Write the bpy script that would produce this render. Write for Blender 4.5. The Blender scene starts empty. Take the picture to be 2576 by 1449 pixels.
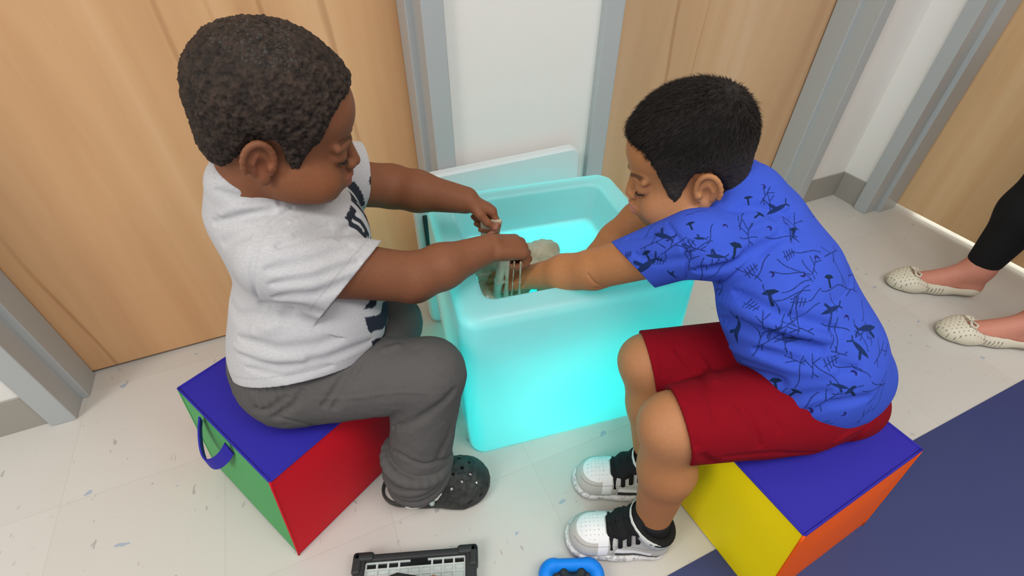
import bpy, math, random
import numpy as np
from mathutils import Vector, Matrix
random.seed(7); rng = np.random.default_rng(7)
PI = math.pi

# ------------------------------------------------------------------ camera
FPX, PITCH, ROLL, YAW, CAMH = 1213.1, 0.72702, 0.00714, 0.42245, 0.984
IW, IH = 2576, 1449
def cam_axes():
    f = np.array([math.sin(YAW)*math.cos(PITCH), math.cos(YAW)*math.cos(PITCH), -math.sin(PITCH)])
    r = np.array([math.cos(YAW), -math.sin(YAW), 0.0]); u = np.cross(r, f)
    c, s = math.cos(ROLL), math.sin(ROLL)
    return r*c+u*s, -r*s+u*c, f
CR, CU, CF = cam_axes()
CAM = np.array([0, 0, CAMH])
def ray(u, v):
    d = CR*(u-IW/2)/FPX - CU*(v-IH/2)/FPX + CF
    return d/np.linalg.norm(d)
def at(u, v, z):
    d = ray(u, v); return CAM + d*((z-CAMH)/d[2])
def aty(u, v, y):
    d = ray(u, v); return CAM + d*(y/d[1])
scene = bpy.context.scene
cd = bpy.data.cameras.new('camera'); cam = bpy.data.objects.new('camera', cd)
scene.collection.objects.link(cam); scene.camera = cam
cd.sensor_width = 36; cd.sensor_fit = 'HORIZONTAL'; cd.lens = FPX/IW*36; cd.clip_start = 0.02
m = Matrix(((CR[0], CU[0], -CF[0], 0), (CR[1], CU[1], -CF[1], 0), (CR[2], CU[2], -CF[2], CAMH), (0, 0, 0, 1)))
cam.matrix_world = m

# ------------------------------------------------------------------ light and exposure
scene.view_settings.view_transform = 'Standard'; scene.view_settings.look = 'None'
scene.view_settings.gamma = 1; scene.view_settings.use_curve_mapping = False
scene.view_settings.exposure = -0.06
scene.cycles.use_denoising = True
scene.cycles.max_bounces = 8; scene.cycles.diffuse_bounces = 4; scene.cycles.transmission_bounces = 6
scene.cycles.sample_clamp_indirect = 4
world = bpy.data.worlds.new('world'); scene.world = world; world.use_nodes = True
world.node_tree.nodes['Background'].inputs[0].default_value = (1.0, 0.985, 0.965, 1)
world.node_tree.nodes['Background'].inputs[1].default_value = 0.55
def area(name, loc, size, power, col, rot=(0, 0, 0), sy=None):
    l = bpy.data.lights.new(name, 'AREA'); l.shape = 'RECTANGLE'; l.size = size; l.size_y = sy or size
    l.energy = power; l.color = col
    o = bpy.data.objects.new(name, l); scene.collection.objects.link(o); o.location = loc; o.rotation_euler = rot
    return o
area('ceiling_or_side_light', (0.2, -0.5, 2.7), 1.2, 27, (1.0, 0.975, 0.94), sy=0.6)
area('ceiling_or_side_light', (1.5, -1.1, 2.7), 1.2, 26, (1.0, 0.975, 0.94), sy=0.6)
area('ceiling_or_side_light', (-2.3, -0.5, 2.4), 1.6, 45, (1.0, 0.96, 0.91), (0, -0.85, 0), sy=0.9)  # tilted side light added on the left to brighten the right-hand wall and door
area('next_room_light', (2.16, 0.4, 0.10), 0.10, 1.6, (1.0, 1.0, 0.85), (0, PI/2, 0), sy=0.9)

# ------------------------------------------------------------------ helpers
def link(o): scene.collection.objects.link(o); return o
def tag(o, label=None, cat=None, group=None, kind=None):
    if label: o['label'] = label
    if cat: o['category'] = cat
    if group: o['group'] = group
    if kind: o['kind'] = kind
    return o
def empty(name, loc=(0, 0, 0)):
    o = bpy.data.objects.new(name, None); o.location = loc; link(o); return o
def adopt(o, parent):
    if parent is not None:
        o.parent = parent
        M = Matrix.Translation(parent.location) if parent.type == 'EMPTY' or parent.parent is None else parent.matrix_world
        o.matrix_parent_inverse = Matrix.Translation(-Vector(parent.location)) if parent.parent is None else Matrix.Identity(4)
    return o
def mesh_np(name, V, Q, mat, parent=None, smooth=True, col=None):
    """mesh object from numpy verts and quads (or a list of faces)"""
    me = bpy.data.meshes.new(name)
    if isinstance(Q, np.ndarray):
        n = Q.shape[1]
        me.vertices.add(len(V)); me.vertices.foreach_set('co', np.ascontiguousarray(V, np.float32).ravel())
        me.loops.add(Q.size); me.loops.foreach_set('vertex_index', np.ascontiguousarray(Q, np.int32).ravel())
        me.polygons.add(len(Q)); me.polygons.foreach_set('loop_start', np.arange(0, Q.size, n, dtype=np.int32))
        me.polygons.foreach_set('loop_total', np.full(len(Q), n, np.int32))
        me.update(calc_edges=True)
    else:
        me.from_pydata([tuple(v) for v in V], [], Q); me.update()
    if smooth: me.polygons.foreach_set('use_smooth', np.ones(len(me.polygons), bool))
    if col is not None:
        a = me.color_attributes.new('Col', 'FLOAT_COLOR', 'POINT')
        c = np.ones((len(V), 4), np.float32); c[:, :3] = col
        a.data.foreach_set('color', c.ravel())
    me.materials.append(mat)
    o = bpy.data.objects.new(name, me); link(o); adopt(o, parent); return o
class MB:
    def __init__(s): s.v = []; s.f = []
    def add(s, V, F):
        n = len(s.v); s.v += [tuple(map(float, v)) for v in V]; s.f += [tuple(i+n for i in f) for f in F]; return s
    def box(s, lo, hi, M=None):
        V = [np.array([(lo, hi)[i][0], (lo, hi)[j][1], (lo, hi)[k][2]]) for k in (0, 1) for j in (0, 1) for i in (0, 1)]
        if M: V = [M(v) for v in V]
        return s.add(V, [(0, 2, 3, 1), (4, 5, 7, 6), (0, 1, 5, 4), (2, 6, 7, 3), (0, 4, 6, 2), (1, 3, 7, 5)])
    def tube(s, pts, r, n=8, cap=True, flat=None):
        pts = [np.array(p, float) for p in pts]; rs = r if isinstance(r, (list, tuple)) else [r]*len(pts)
        V = []; F = []; up = np.array([0, 0, 1.0])
        for i, p in enumerate(pts):
            t = pts[min(i+1, len(pts)-1)]-pts[max(i-1, 0)]; t /= np.linalg.norm(t)+1e-12
            a = np.cross(t, up)
            if np.linalg.norm(a) < .1: a = np.cross(t, [1, 0, 0])
            a /= np.linalg.norm(a); b = np.cross(a, t)
            fa, fb = flat if flat else (1, 1)
            for k in range(n):
                w = 2*PI*k/n; V.append(p+(a*math.cos(w)*fa+b*math.sin(w)*fb)*rs[i])
        for i in range(len(pts)-1):
            for k in range(n):
                F.append((i*n+k, i*n+(k+1) % n, (i+1)*n+(k+1) % n, (i+1)*n+k))
        if cap: F += [tuple(range(n))[::-1], tuple((len(pts)-1)*n+k for k in range(n))]
        return s.add(V, F)
    def ball(s, c, r, n=10):
        V = []; F = []; r = np.array(r)*np.ones(3)
        for i in range(1, n):
            for k in range(2*n):
                a, b = PI*i/n, PI*k/n
                V.append(np.array(c)+r*np.array([math.sin(a)*math.cos(b), math.sin(a)*math.sin(b), math.cos(a)]))
        V += [np.array(c)+[0, 0, r[2]], np.array(c)-[0, 0, r[2]]]; T = len(V)-2
        for i in range(n-2):
            for k in range(2*n):
                a = i*2*n+k; b = i*2*n+(k+1) % (2*n); F.append((a, a+2*n, b+2*n, b))
        for k in range(2*n):
            F.append((T, k, (k+1) % (2*n))); F.append((T+1, (n-2)*2*n+(k+1) % (2*n), (n-2)*2*n+k))
        return s.add(V, F)
    def build(s, name, mat, parent=None, smooth=False, bevel=0, seg=2):
        o = mesh_np(name, s.v, s.f, mat, parent, smooth)
        if bevel:
            b = o.modifiers.new('b', 'BEVEL'); b.width = bevel; b.segments = seg; b.limit_method = 'ANGLE'; b.angle_limit = .6
            o.data.polygons.foreach_set('use_smooth', np.ones(len(o.data.polygons), bool))
            w = o.modifiers.new('w', 'WEIGHTED_NORMAL')
        return o

# ------------------------------------------------------------------ materials
def mat(name, base=(.8, .8, .8), rough=.5, spec=.5, metal=0, **kw):
    M = bpy.data.materials.new(name); M.use_nodes = True; b = M.node_tree.nodes['Principled BSDF']
    b.inputs['Base Color'].default_value = (*base, 1); b.inputs['Roughness'].default_value = rough
    b.inputs['Specular IOR Level'].default_value = spec; b.inputs['Metallic'].default_value = metal
    for k, v in kw.items(): b.inputs[k].default_value = v
    return M
class NT:
    def __init__(s, M): s.M = M; s.t = M.node_tree; s.b = s.t.nodes.get('Principled BSDF')
    def n(s, typ, ins=None, **kw):
        x = s.t.nodes.new(typ)
        for k, v in kw.items(): setattr(x, k, v)
        for k, v in (ins or {}).items():
            if isinstance(v, bpy.types.NodeSocket): s.t.links.new(v, x.inputs[k])
            else: x.inputs[k].default_value = v
        return x
    def coord(s, scale=(1, 1, 1), rot=(0, 0, 0)):
        c = s.n('ShaderNodeTexCoord'); return s.n('ShaderNodeMapping', {'Vector': c.outputs['Object'], 'Scale': scale, 'Rotation': rot}).outputs[0]
    def noise(s, vec, scale, detail=4, rough=.5, dist=0):
        return s.n('ShaderNodeTexNoise', {'Vector': vec, 'Scale': scale, 'Detail': detail, 'Roughness': rough, 'Distortion': dist}).outputs['Fac']
    def ramp(s, fac, stops):
        r = s.n('ShaderNodeValToRGB', {'Fac': fac}); e = r.color_ramp.elements
        while len(e) < len(stops): e.new(.5)
        for i, (p, c) in enumerate(stops): e[i].position = p; e[i].color = (*c, 1) if len(c) == 3 else c
        return r.outputs['Color']
    def mix(s, f, a, b, mode='MIX'):
        x = s.n('ShaderNodeMix', data_type='RGBA', blend_type=mode)
        for k, v in ((0, f), (6, a), (7, b)):
            if isinstance(v, bpy.types.NodeSocket): s.t.links.new(v, x.inputs[k])
            else: x.inputs[k].default_value = v if k == 0 else (*v, 1)
        return x.outputs[2]
    def math(s, op, a, b=0.0, c=None):
        x = s.n('ShaderNodeMath', operation=op)
        for i, v in enumerate((a, b) + ((c,) if c is not None else ())):
            if isinstance(v, bpy.types.NodeSocket): s.t.links.new(v, x.inputs[i])
            else: x.inputs[i].default_value = v
        return x.outputs[0]
    def base(s, c): s.t.links.new(c, s.b.inputs['Base Color'])
    def bump(s, h, strength=.2, dist=.001):
        x = s.n('ShaderNodeBump', {'Height': h, 'Strength': strength, 'Distance': dist}); s.t.links.new(x.outputs[0], s.b.inputs['Normal'])
def wood_mat(name, shift, tone=(1, 1, 1)):
    M = mat(name, rough=.6, spec=.22); t = NT(M)
    c = t.n('ShaderNodeTexCoord').outputs['Object']
    v = t.n('ShaderNodeMapping', {'Vector': c, 'Location': shift, 'Scale': (1, 1, .07)}).outputs[0]
    a = t.noise(v, 5, 5, .55, 1.2); b = t.noise(v, 38, 5, .6, .3)
    v2 = t.n('ShaderNodeMapping', {'Vector': c, 'Location': shift, 'Scale': (1, 1, .16)}).outputs[0]
    w = t.n('ShaderNodeTexWave', {'Vector': v2, 'Scale': 3.1, 'Distortion': 5.5, 'Detail': 3, 'Detail Scale': 1.3}, wave_type='BANDS', bands_direction='X').outputs['Fac']
    col = t.ramp(a, [(.3, (.60*tone[0], .335*tone[1], .165*tone[2])), (.55, (.70*tone[0], .42*tone[1], .22*tone[2])), (.75, (.76*tone[0], .49*tone[1], .28*tone[2]))])
    col = t.mix(t.math('MULTIPLY', b, .22), col, (.40, .20, .08))
    vein = t.ramp(w, [(0, (1, 1, 1)), (.035, (0, 0, 0)), (1, (0, 0, 0))])
    gate = t.ramp(t.noise(v, 9, 2), [(.5, (0, 0, 0)), (.62, (1, 1, 1))])
    col = t.mix(t.math('MULTIPLY', t.math('MULTIPLY', vein, gate), .42), col, (.30, .13, .045))
    t.base(col); return M
def fabric(name, c1, c2, scale=900, rough=.9, bump=.15):
    M = mat(name, c1, rough, .2); t = NT(M); v = t.coord()
    t.base(t.mix(t.noise(v, scale, 3), c1, c2)); t.bump(t.noise(v, scale*1.3, 2), bump, .0006); return M
M_wall = mat('wall_paint', (.78, .765, .735), .7, .3); t = NT(M_wall); t.bump(t.noise(t.coord(), 260, 3), .12, .001)
M_base = mat('grey_vinyl_base', (.335, .315, .28), .5, .4)
M_frame = mat('grey_frame_paint', (.42, .445, .455), .38, .45)
M_doorL = wood_mat('maple_left', (0, 0, 0)); M_doorM = wood_mat('maple_middle', (5, 0, 3), (.93, 1.03, 1.16)); M_doorR = wood_mat('maple_right', (9, 2, 1), (1.06, 1.17, 1.22))  # right maple is a lightened copy, making up for weak light on that door

def floor_mat():
    M = mat('speckled_vinyl_tile', rough=.32, spec=.45); t = NT(M); c = t.n('ShaderNodeTexCoord').outputs['Object']
    sx = t.n('ShaderNodeSeparateXYZ', {0: c}); T = .3048
    def cell(o, off): return t.math('DIVIDE', t.math('SUBTRACT', o, off), T)
    ux, uy = cell(sx.outputs[0], -.0453), cell(sx.outputs[1], .463)
    ix, iy = t.math('FLOOR', ux), t.math('FLOOR', uy)
    rnd = t.n('ShaderNodeTexWhiteNoise', {'Vector': t.n('ShaderNodeCombineXYZ', {0: ix, 1: iy}).outputs[0]}).outputs['Value']
    def seam(u):
        f = t.math('FRACT', u); return t.math('GREATER_THAN', t.math('ABSOLUTE', t.math('SUBTRACT', f, .5)), .4976)
    seamv = t.math('MAXIMUM', seam(ux), seam(uy))
    col = t.mix(rnd, (.56, .545, .505), (.61, .60, .56))
    col = t.mix(t.math('MULTIPLY', t.noise(c, 7, 4), .35), col, (.56, .51, .47))
    gn = t.noise(c, 4.5, 3)
    for k, (sc, th, st, cc, rz) in enumerate([(26, .10, (1, .45, 1), (.30, .28, .27), .3), (21, .09, (.5, 1, 1), (.22, .33, .47), 1.1), (44, .11, (1, .5, 1), (.40, .37, .34), 2.0), (60, .10, (.6, 1, 1), (.47, .42, .40), .8), (33, .075, (1, .4, 1), (.38, .28, .26), 1.7)]):
        v = t.n('ShaderNodeMapping', {'Vector': c, 'Scale': st, 'Rotation': (0, 0, rz), 'Location': (k*3.1, k, 0)}).outputs[0]
        warp = t.n('ShaderNodeTexNoise', {'Vector': v, 'Scale': sc*2.6, 'Detail': 2})
        v = t.n('ShaderNodeVectorMath', {0: v, 1: t.n('ShaderNodeVectorMath', {0: warp.outputs['Color'], 3: .02}, operation='SCALE').outputs[0]}, operation='ADD').outputs[0]
        vo = t.n('ShaderNodeTexVoronoi', {'Vector': v, 'Scale': sc})
        keep = t.math('GREATER_THAN', t.n('ShaderNodeSeparateColor', {0: vo.outputs['Color']}).outputs[0], .58)
        dot = t.math('MULTIPLY', t.math('LESS_THAN', vo.outputs['Distance'], th), keep)
        col = t.mix(t.math('MULTIPLY', dot, .62), col, cc)
    col = t.mix(t.math('MULTIPLY', seamv, .42), col, (.42, .39, .35))
    t.base(col); return M
M_floor = floor_mat()

# ------------------------------------------------------------------ the room
WY, DY, WX, DX = 1.0115, 1.135, 1.845, 1.98
def struct(o): o['kind'] = 'structure'; return o
b = MB(); b.box((-3, -2.5, -.05), (3.5, 1.25, 0)); struct(b.build('floor', M_floor))
b = MB(); b.box((-3, WY, 0), (-.70, WY+.16, 2.7)); b.box((.302, WY, 0), (.669, WY+.16, 2.7)); b.box((1.64, WY, 0), (WX+.3, WY+.16, 2.7))
b.box((-.72, WY, 2.15), (1.7, WY+.16, 2.7)); struct(b.build('wall_back', M_wall))
b = MB(); b.box((WX, .905, 0), (WX+.16, WY+.16, 2.7)); b.box((WX, -2.5, 0), (WX+.16, -.10, 2.7)); b.box((WX, -.12, 2.15), (WX+.16, .92, 2.7)); struct(b.build('wall_right', M_wall))
b = MB(); b.box((-.665, DY, .009), (.257, DY+.044, 2.13)); struct(b.build('door_1', M_doorL, bevel=.002))
b = MB(); b.box((.714, DY, .009), (1.600, DY+.044, 2.13)); struct(b.build('door_2', M_doorM, bevel=.002))
b = MB(); b.box((DX, -.06, .016), (DX+.035, .863, 2.13)); struct(b.build('door_3', M_doorR, bevel=.002))
def frame(n, box, stops):
    b = MB()
    for bb in box + stops: b.box(*bb)
    return struct(b.build(n, M_frame, bevel=.0025))
frame('trim_1', [((-.715, WY-.018, 0), (-.665, DY+.06, 2.18)), ((.257, WY-.018, 0), (.302, DY+.06, 2.18)), ((-.715, WY-.018, 2.13), (.302, DY+.06, 2.18))],
      [((-.668, WY+.045, 0), (-.650, DY-.004, 2.13)), ((.242, WY+.045, 0), (.260, DY-.004, 2.13))])
frame('trim_2', [((.664, WY-.018, 0), (.714, DY+.06, 2.18)), ((1.600, WY-.018, 0), (1.645, DY+.06, 2.18)), ((.664, WY-.018, 2.13), (1.645, DY+.06, 2.18))],
      [((.711, WY+.045, 0), (.729, DY-.004, 2.13)), ((1.585, WY+.045, 0), (1.603, DY-.004, 2.13))])
frame('trim_3', [((WX-.018, .863, 0), (DX+.06, .910, 2.18)), ((WX-.018, -.105, 0), (DX+.06, -.06, 2.18)), ((WX-.018, -.105, 2.13), (DX+.06, .91, 2.18))],
      [((WX+.045, .848, 0), (DX-.004, .866, 2.13)), ((WX+.045, -.063, 0), (DX-.004, -.045, 2.13))])
def baseboard(n, boxes):
    b = MB()
    for bb in boxes: b.box(*bb)
    struct(b.build(n, M_base, bevel=.003))
baseboard('baseboard_back', [((-3, WY-.004, 0), (-.715, WY, .10)), ((.302, WY-.004, 0), (.664, WY, .10)), ((1.645, WY-.004, 0), (WX, WY, .10))])
baseboard('baseboard_right', [((WX-.004, .910, 0), (WX, WY-.004, .10)), ((WX-.004, -2.5, 0), (WX, -.105, .10))])
b = MB(); b.box((DX+.002, -.1, -.05), (2.7, .9, .0)); 
fl2 = b.build('floor', M_floor); struct(fl2); fl2.location.z = .0005

M_navy = mat('navy_mat', (.035, .042, .125), .55, .4); t = NT(M_navy); v = t.coord()
t.base(t.mix(t.noise(v, 3, 4), (.026, .040, .150), (.042, .050, .145))); t.bump(t.noise(v, 500, 2), .1, .0005)
b = MB(); b.box((-.9, -2.4, .0), (3.4, .166, .0018)); o = b.build('floor_mat', M_navy)
tag(o, 'large flat navy blue mat lying on the floor at the lower right', 'mat')

# ------------------------------------------------------------------ implicit surfaces
F32 = np.float32
class Vol:
    """signed-distance volume: shapes blend smoothly, the skin is pulled out as one quad mesh"""
    def __init__(s, lo, hi, h):
        s.lo = np.array(lo, float); s.h = h; s.n = np.ceil((np.array(hi)-s.lo)/h).astype(int)+1
        s.d = np.full(tuple(s.n), .05, F32)
    def blk(s, lo, hi):
        i0 = np.clip(np.floor((np.array(lo)-s.lo)/s.h).astype(int), 0, s.n); i1 = np.clip(np.ceil((np.array(hi)-s.lo)/s.h).astype(int)+1, 0, s.n)
        if (i1 <= i0).any(): return None
        ax = [(s.lo[k]+s.h*np.arange(i0[k], i1[k])).astype(F32) for k in range(3)]
        return tuple(slice(i0[k], i1[k]) for k in range(3)), ax[0][:, None, None], ax[1][None, :, None], ax[2][None, None, :]
    def comb(s, sl, q, k, op):
        d = s.d[sl]
        if op == 'u':
            h = np.clip(.5+.5*(d-q)/k, 0, 1); s.d[sl] = d*(1-h)+q*h-k*h*(1-h)
        elif op == 's':
            h = np.clip(.5-.5*(d+q)/k, 0, 1); s.d[sl] = d*(1-h)-q*h+k*h*(1-h)
        return s
    def cone(s, a, b, ra, rb=None, k=.01, op='u', flat=None):
        rb = ra if rb is None else rb; a = np.array(a, float); b = np.array(b, float); R = max(ra, rb)*(max(1, flat[1]) if flat else 1)+k+3*s.h
        g = s.blk(np.minimum(a, b)-R, np.maximum(a, b)+R)
        if g is None: return s
        sl, X, Y, Z = g; ab = b-a; L = max(ab@ab, 1e-12)
        tt = np.clip(((X-a[0])*ab[0]+(Y-a[1])*ab[1]+(Z-a[2])*ab[2])/L, 0, 1).astype(F32)
        x = X-a[0]-tt*ab[0]; y = Y-a[1]-tt*ab[1]; z = Z-a[2]-tt*ab[2]; q = x*x+y*y+z*z; sc = 1
        if flat:
            n = np.array(flat[0], float); n /= np.linalg.norm(n); w = x*n[0]+y*n[1]+z*n[2]; q = q+w*w*(1/flat[1]**2-1); sc = min(1, flat[1])
        return s.comb(sl, (np.sqrt(q)-(ra+(rb-ra)*tt))*sc, k, op)
    def chain(s, P, r, k=.01, op='u', flat=None):
        r = r if isinstance(r, (list, tuple)) else [r]*len(P)
        for i in range(len(P)-1): s.cone(P[i], P[i+1], r[i], r[i+1], k, op, flat)
        return s
    def ell(s, c, r, A=None, k=.01, op='u'):
        c = np.array(c, float); r = np.array(r, float)*np.ones(3); A = np.eye(3) if A is None else np.array(A)  # rows = axes
        R = np.sqrt(((A*r[:, None])**2).sum(0))+k+3*s.h; g = s.blk(c-R, c+R)
        if g is None: return s
        sl, X, Y, Z = g; X = X-c[0]; Y = Y-c[1]; Z = Z-c[2]; k0 = 0; k1 = 0
        for i in range(3):
            w = (X*A[i][0]+Y*A[i][1]+Z*A[i][2])/r[i]; k0 = k0+w*w; k1 = k1+(w/r[i])**2
        k0 = np.sqrt(k0); k1 = np.sqrt(k1)+1e-9
        return s.comb(sl, (k0*(k0-1)/k1).astype(F32), k, op)
    def cut(s, p, n, k=.002, box=None, mask=None):
        """remove what lies on the +n side of the plane (inside the box)"""
        n = np.array(n, float); n /= np.linalg.norm(n); lo, hi = box if box else (s.lo, s.lo+s.h*s.n)
        g = s.blk(lo, hi)
        if g is None: return s
        sl, X, Y, Z = g
        q = -((X-p[0])*n[0]+(Y-p[1])*n[1]+(Z-p[2])*n[2]).astype(F32)
        w = np.maximum(s.d[sl], -q); s.d[sl] = w if mask is None else np.where(mask[sl], w, s.d[sl])
        return s
    def sleeve_cut(s, p, n, mask, torso, th):
        g = s.blk(s.lo, s.lo+s.h*s.n); _, X, Y, Z = g; n = unit(n)
        pl = ((X-p[0])*n[0]+(Y-p[1])*n[1]+(Z-p[2])*n[2]).astype(F32); T = np.maximum(torso, -(torso+th))
        s.d = np.where(mask, np.minimum(np.maximum(s.d, pl), np.maximum(T, -pl)), s.d); return s
    def shell(s, th):
        s.d = np.maximum(s.d, -(s.d+th)); return s
    def hit(s, u, v, t0=.2, t1=1.8):
        d = ray(u, v); t = np.arange(t0, t1, s.h*.7); P = CAM+t[:, None]*d
        I = np.round((P-s.lo)/s.h).astype(int); ok = ((I >= 0) & (I < s.n)).all(1)
        I = np.clip(I, 0, s.n-1); q = np.where(ok, s.d[I[:, 0], I[:, 1], I[:, 2]], 1)
        w = np.argmax(q < 0)
        return P[w] if q[w] < 0 else None
    def polyhit(s, px, step=12):
        out = []
        for (a, b) in zip(px[:-1], px[1:]):
            n = max(1, int(math.hypot(b[0]-a[0], b[1]-a[1])/step))
            for i in range(n+1):
                out.append(s.hit(a[0]+(b[0]-a[0])*i/n, a[1]+(b[1]-a[1])*i/n))
        return [p for p in out if p is not None]
    def crease(s, px, amp, w):
        """a fold running along the surface under a traced line: amp>0 valley, amp<0 ridge"""
        P = s.polyhit(px)
        if len(P) < 2: return s
        P = np.array(P)
        for _ in range(3): P[1:-1] = (P[:-2]+2*P[1:-1]+P[2:])/4
        g = s.blk(P.min(0)-3*w, P.max(0)+3*w)
        if g is None: return s
        sl, X, Y, Z = g; best = np.full(s.d[sl].shape, 9, F32); N = len(P)
        for i in range(N-1):
            a, b = P[i], P[i+1]; ab = b-a
            if ab@ab > .003 or ab@ab < 1e-9: continue
            gg = s.blk(np.minimum(a, b)-3*w, np.maximum(a, b)+3*w)
            if gg is None: continue
            s2, x, y, z = gg; loc = tuple(slice(c.start-p.start, c.stop-p.start) for c, p in zip(s2, sl))
            tt = np.clip(((x-a[0])*ab[0]+(y-a[1])*ab[1]+(z-a[2])*ab[2])/(ab@ab), 0, 1)
            dd = (x-a[0]-tt*ab[0])**2+(y-a[1]-tt*ab[1])**2+(z-a[2]-tt*ab[2])**2
            e = abs((i+.5)/N-.5)*2; fade = 1/(max(.15, 1-e**4))
            best[loc] = np.minimum(best[loc], dd*fade)
        s.d[sl] += (amp*np.exp(-best/(w*w))).astype(F32)
        return s
    def mesh(s):
        d = s.d; ins = d < 0; nx, ny, nz = d.shape
        c = np.zeros((nx-1, ny-1, nz-1), np.uint8)
        for i in (0, 1):
            for j in (0, 1):
                for k in (0, 1): c += ins[i:nx-1+i, j:ny-1+j, k:nz-1+k]
        I = np.argwhere((c > 0) & (c < 8)); idm = np.full(c.shape, -1, np.int32); idm[I[:, 0], I[:, 1], I[:, 2]] = np.arange(len(I)); del c
        acc = np.zeros((len(I), 3)); cnt = np.zeros(len(I))
        cs = [(i, j, k) for i in (0, 1) for j in (0, 1) for k in (0, 1)]
        dv = {q: d[I[:, 0]+q[0], I[:, 1]+q[1], I[:, 2]+q[2]] for q in cs}
        for a in cs:
            for ax in range(3):
                if a[ax]: continue
                b = tuple(a[m]+(m == ax) for m in range(3)); da, db = dv[a], dv[b]; mk = (da < 0) != (db < 0)
                t = da[mk]/(da[mk]-db[mk]); P = np.tile(np.array(a, float), (mk.sum(), 1)); P[:, ax] += t
                acc[mk] += P; cnt[mk] += 1
        V = s.lo+s.h*(I+acc/cnt[:, None]); Q = []
        for ax in range(3):
            o = [m for m in range(3) if m != ax]
            lo = [slice(None)]*3; hi = [slice(None)]*3; lo[ax] = slice(0, -1); hi[ax] = slice(1, None)
            A, B = ins[tuple(lo)], ins[tuple(hi)]; E = np.argwhere(A != B)
            E = E[(E[:, o[0]] > 0) & (E[:, o[1]] > 0) & (E[:, o[0]] < d.shape[o[0]]-1) & (E[:, o[1]] < d.shape[o[1]]-1)]
            e0 = np.zeros(3, int); e0[o[0]] = 1; e1 = np.zeros(3, int); e1[o[1]] = 1
            g = lambda q: idm[q[:, 0], q[:, 1], q[:, 2]]
            qd = np.stack([g(E-e0-e1), g(E-e1), g(E), g(E-e0)], 1)
            fl = A[E[:, 0], E[:, 1], E[:, 2]]
            if ax == 1: fl = ~fl
            qd[~fl] = qd[~fl][:, ::-1]; Q.append(qd)
        Q = np.concatenate(Q); Q = Q[(Q >= 0).all(1)]
        return V, Q.astype(np.int32)
def tidy(V, Q, share=.02):
    """drop stray crumbs: keep only the large connected pieces"""
    lab = np.arange(len(V))
    for _ in range(400):
        m_ = lab[Q].min(1); new = lab.copy()
        for k in range(4): np.minimum.at(new, Q[:, k], m_)
        new = new[new]
        if (new == lab).all(): break
        lab = new
    n = np.bincount(lab, minlength=len(V)); ok = n[lab] > share*len(V); idx = np.cumsum(ok)-1
    return V[ok], idx[Q[ok[Q].all(1)]].astype(np.int32)
def refine(V, Q):
    """split each quad in four"""
    n = len(V); E = np.concatenate([np.sort(Q[:, [k, (k+1) % 4]], 1) for k in range(4)]); key = E[:, 0].astype(np.int64)*n+E[:, 1]
    u, inv = np.unique(key, return_inverse=True); a, b = u//n, u % n; m_ = len(Q)
    W_ = np.concatenate([V, (V[a]+V[b])/2, V[Q].mean(1)]); e = inv.reshape(4, m_)+n; c_ = np.arange(m_)+n+len(u)
    return W_, np.concatenate([np.stack([Q[:, k], e[k], c_, e[k-1]], 1) for k in range(4)]).astype(np.int32)
def vnormals(V, Q):
    n = np.cross(V[Q[:, 2]]-V[Q[:, 0]], V[Q[:, 3]]-V[Q[:, 1]]); N = np.zeros_like(V)
    for k in range(4): 
        for c in range(3): N[:, c] += np.bincount(Q[:, k], n[:, c], len(V))
    return N/(np.linalg.norm(N, axis=1)[:, None]+1e-12)
_lat = rng.random((32, 32, 32))
def vnoise(P, sc):
    x = P*sc; i = np.floor(x).astype(int); f = x-i; f = f*f*(3-2*f); r = 0
    for a in (0, 1):
        for b in (0, 1):
            for c in (0, 1):
                w = (f[:, 0] if a else 1-f[:, 0])*(f[:, 1] if b else 1-f[:, 1])*(f[:, 2] if c else 1-f[:, 2])
                r = r+w*_lat[(i[:, 0]+a) % 32, (i[:, 1]+b) % 32, (i[:, 2]+c) % 32]
    return r
def fbm(P, sc, o=3): return sum(vnoise(P+7.3*i, sc*2**i)*.5**i for i in range(o))/sum(.5**i for i in range(o))
def smooth01(x): x = np.clip(x, 0, 1); return x*x*(3-2*x)
def unit(v): v = np.array(v, float); return v/np.linalg.norm(v)
def col_mat(name, rough=.6, spec=.25, bump=0, bscale=900, mott=0, mscale=300, stretch=(1, 1, 1), **kw):
    M = mat(name, rough=rough, spec=spec, **kw); t = NT(M); a = t.n('ShaderNodeVertexColor', layer_name='Col').outputs[0]; v = t.coord(stretch)
    if mott: a = t.mix(1, a, t.ramp(t.noise(v, mscale, 4, .65), [(.3, (1-mott,)*3), (.7, (1+mott*.6,)*3)]), 'MULTIPLY')
    t.base(a)
    if bump: t.bump(t.noise(v, bscale, 3), bump, .0008)
    return M

# ------------------------------------------------------------------ glowing sensory tub
BA = math.radians(-8.0); BO = np.array([.148, .531]); BX = np.array([math.cos(BA), math.sin(BA)]); BY = np.array([-math.sin(BA), math.cos(BA)])
BW, BD, BH = .452, .426, .415
def bl(u, v, z): p = BO+BX*u+BY*v; return np.array([p[0], p[1], z])
M_glow = bpy.data.materials.new('milky_plastic'); M_glow.use_nodes = True; t = NT(M_glow); t.t.nodes.remove(t.b)
dif = t.n('ShaderNodeBsdfDiffuse', {'Color': (.235, .305, .32, 1)}); trl = t.n('ShaderNodeBsdfTranslucent', {'Color': (.27, .27, .27, 1)})
gls = t.n('ShaderNodeBsdfGlossy', {'Color': (1, 1, 1, 1), 'Roughness': .35})
m1 = t.n('ShaderNodeAddShader', {0: dif.outputs[0], 1: trl.outputs[0]}); fr = t.n('ShaderNodeFresnel', {'IOR': 1.35})
m2 = t.n('ShaderNodeMixShader', {0: fr.outputs[0], 1: m1.outputs[0], 2: gls.outputs[0]})
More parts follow.
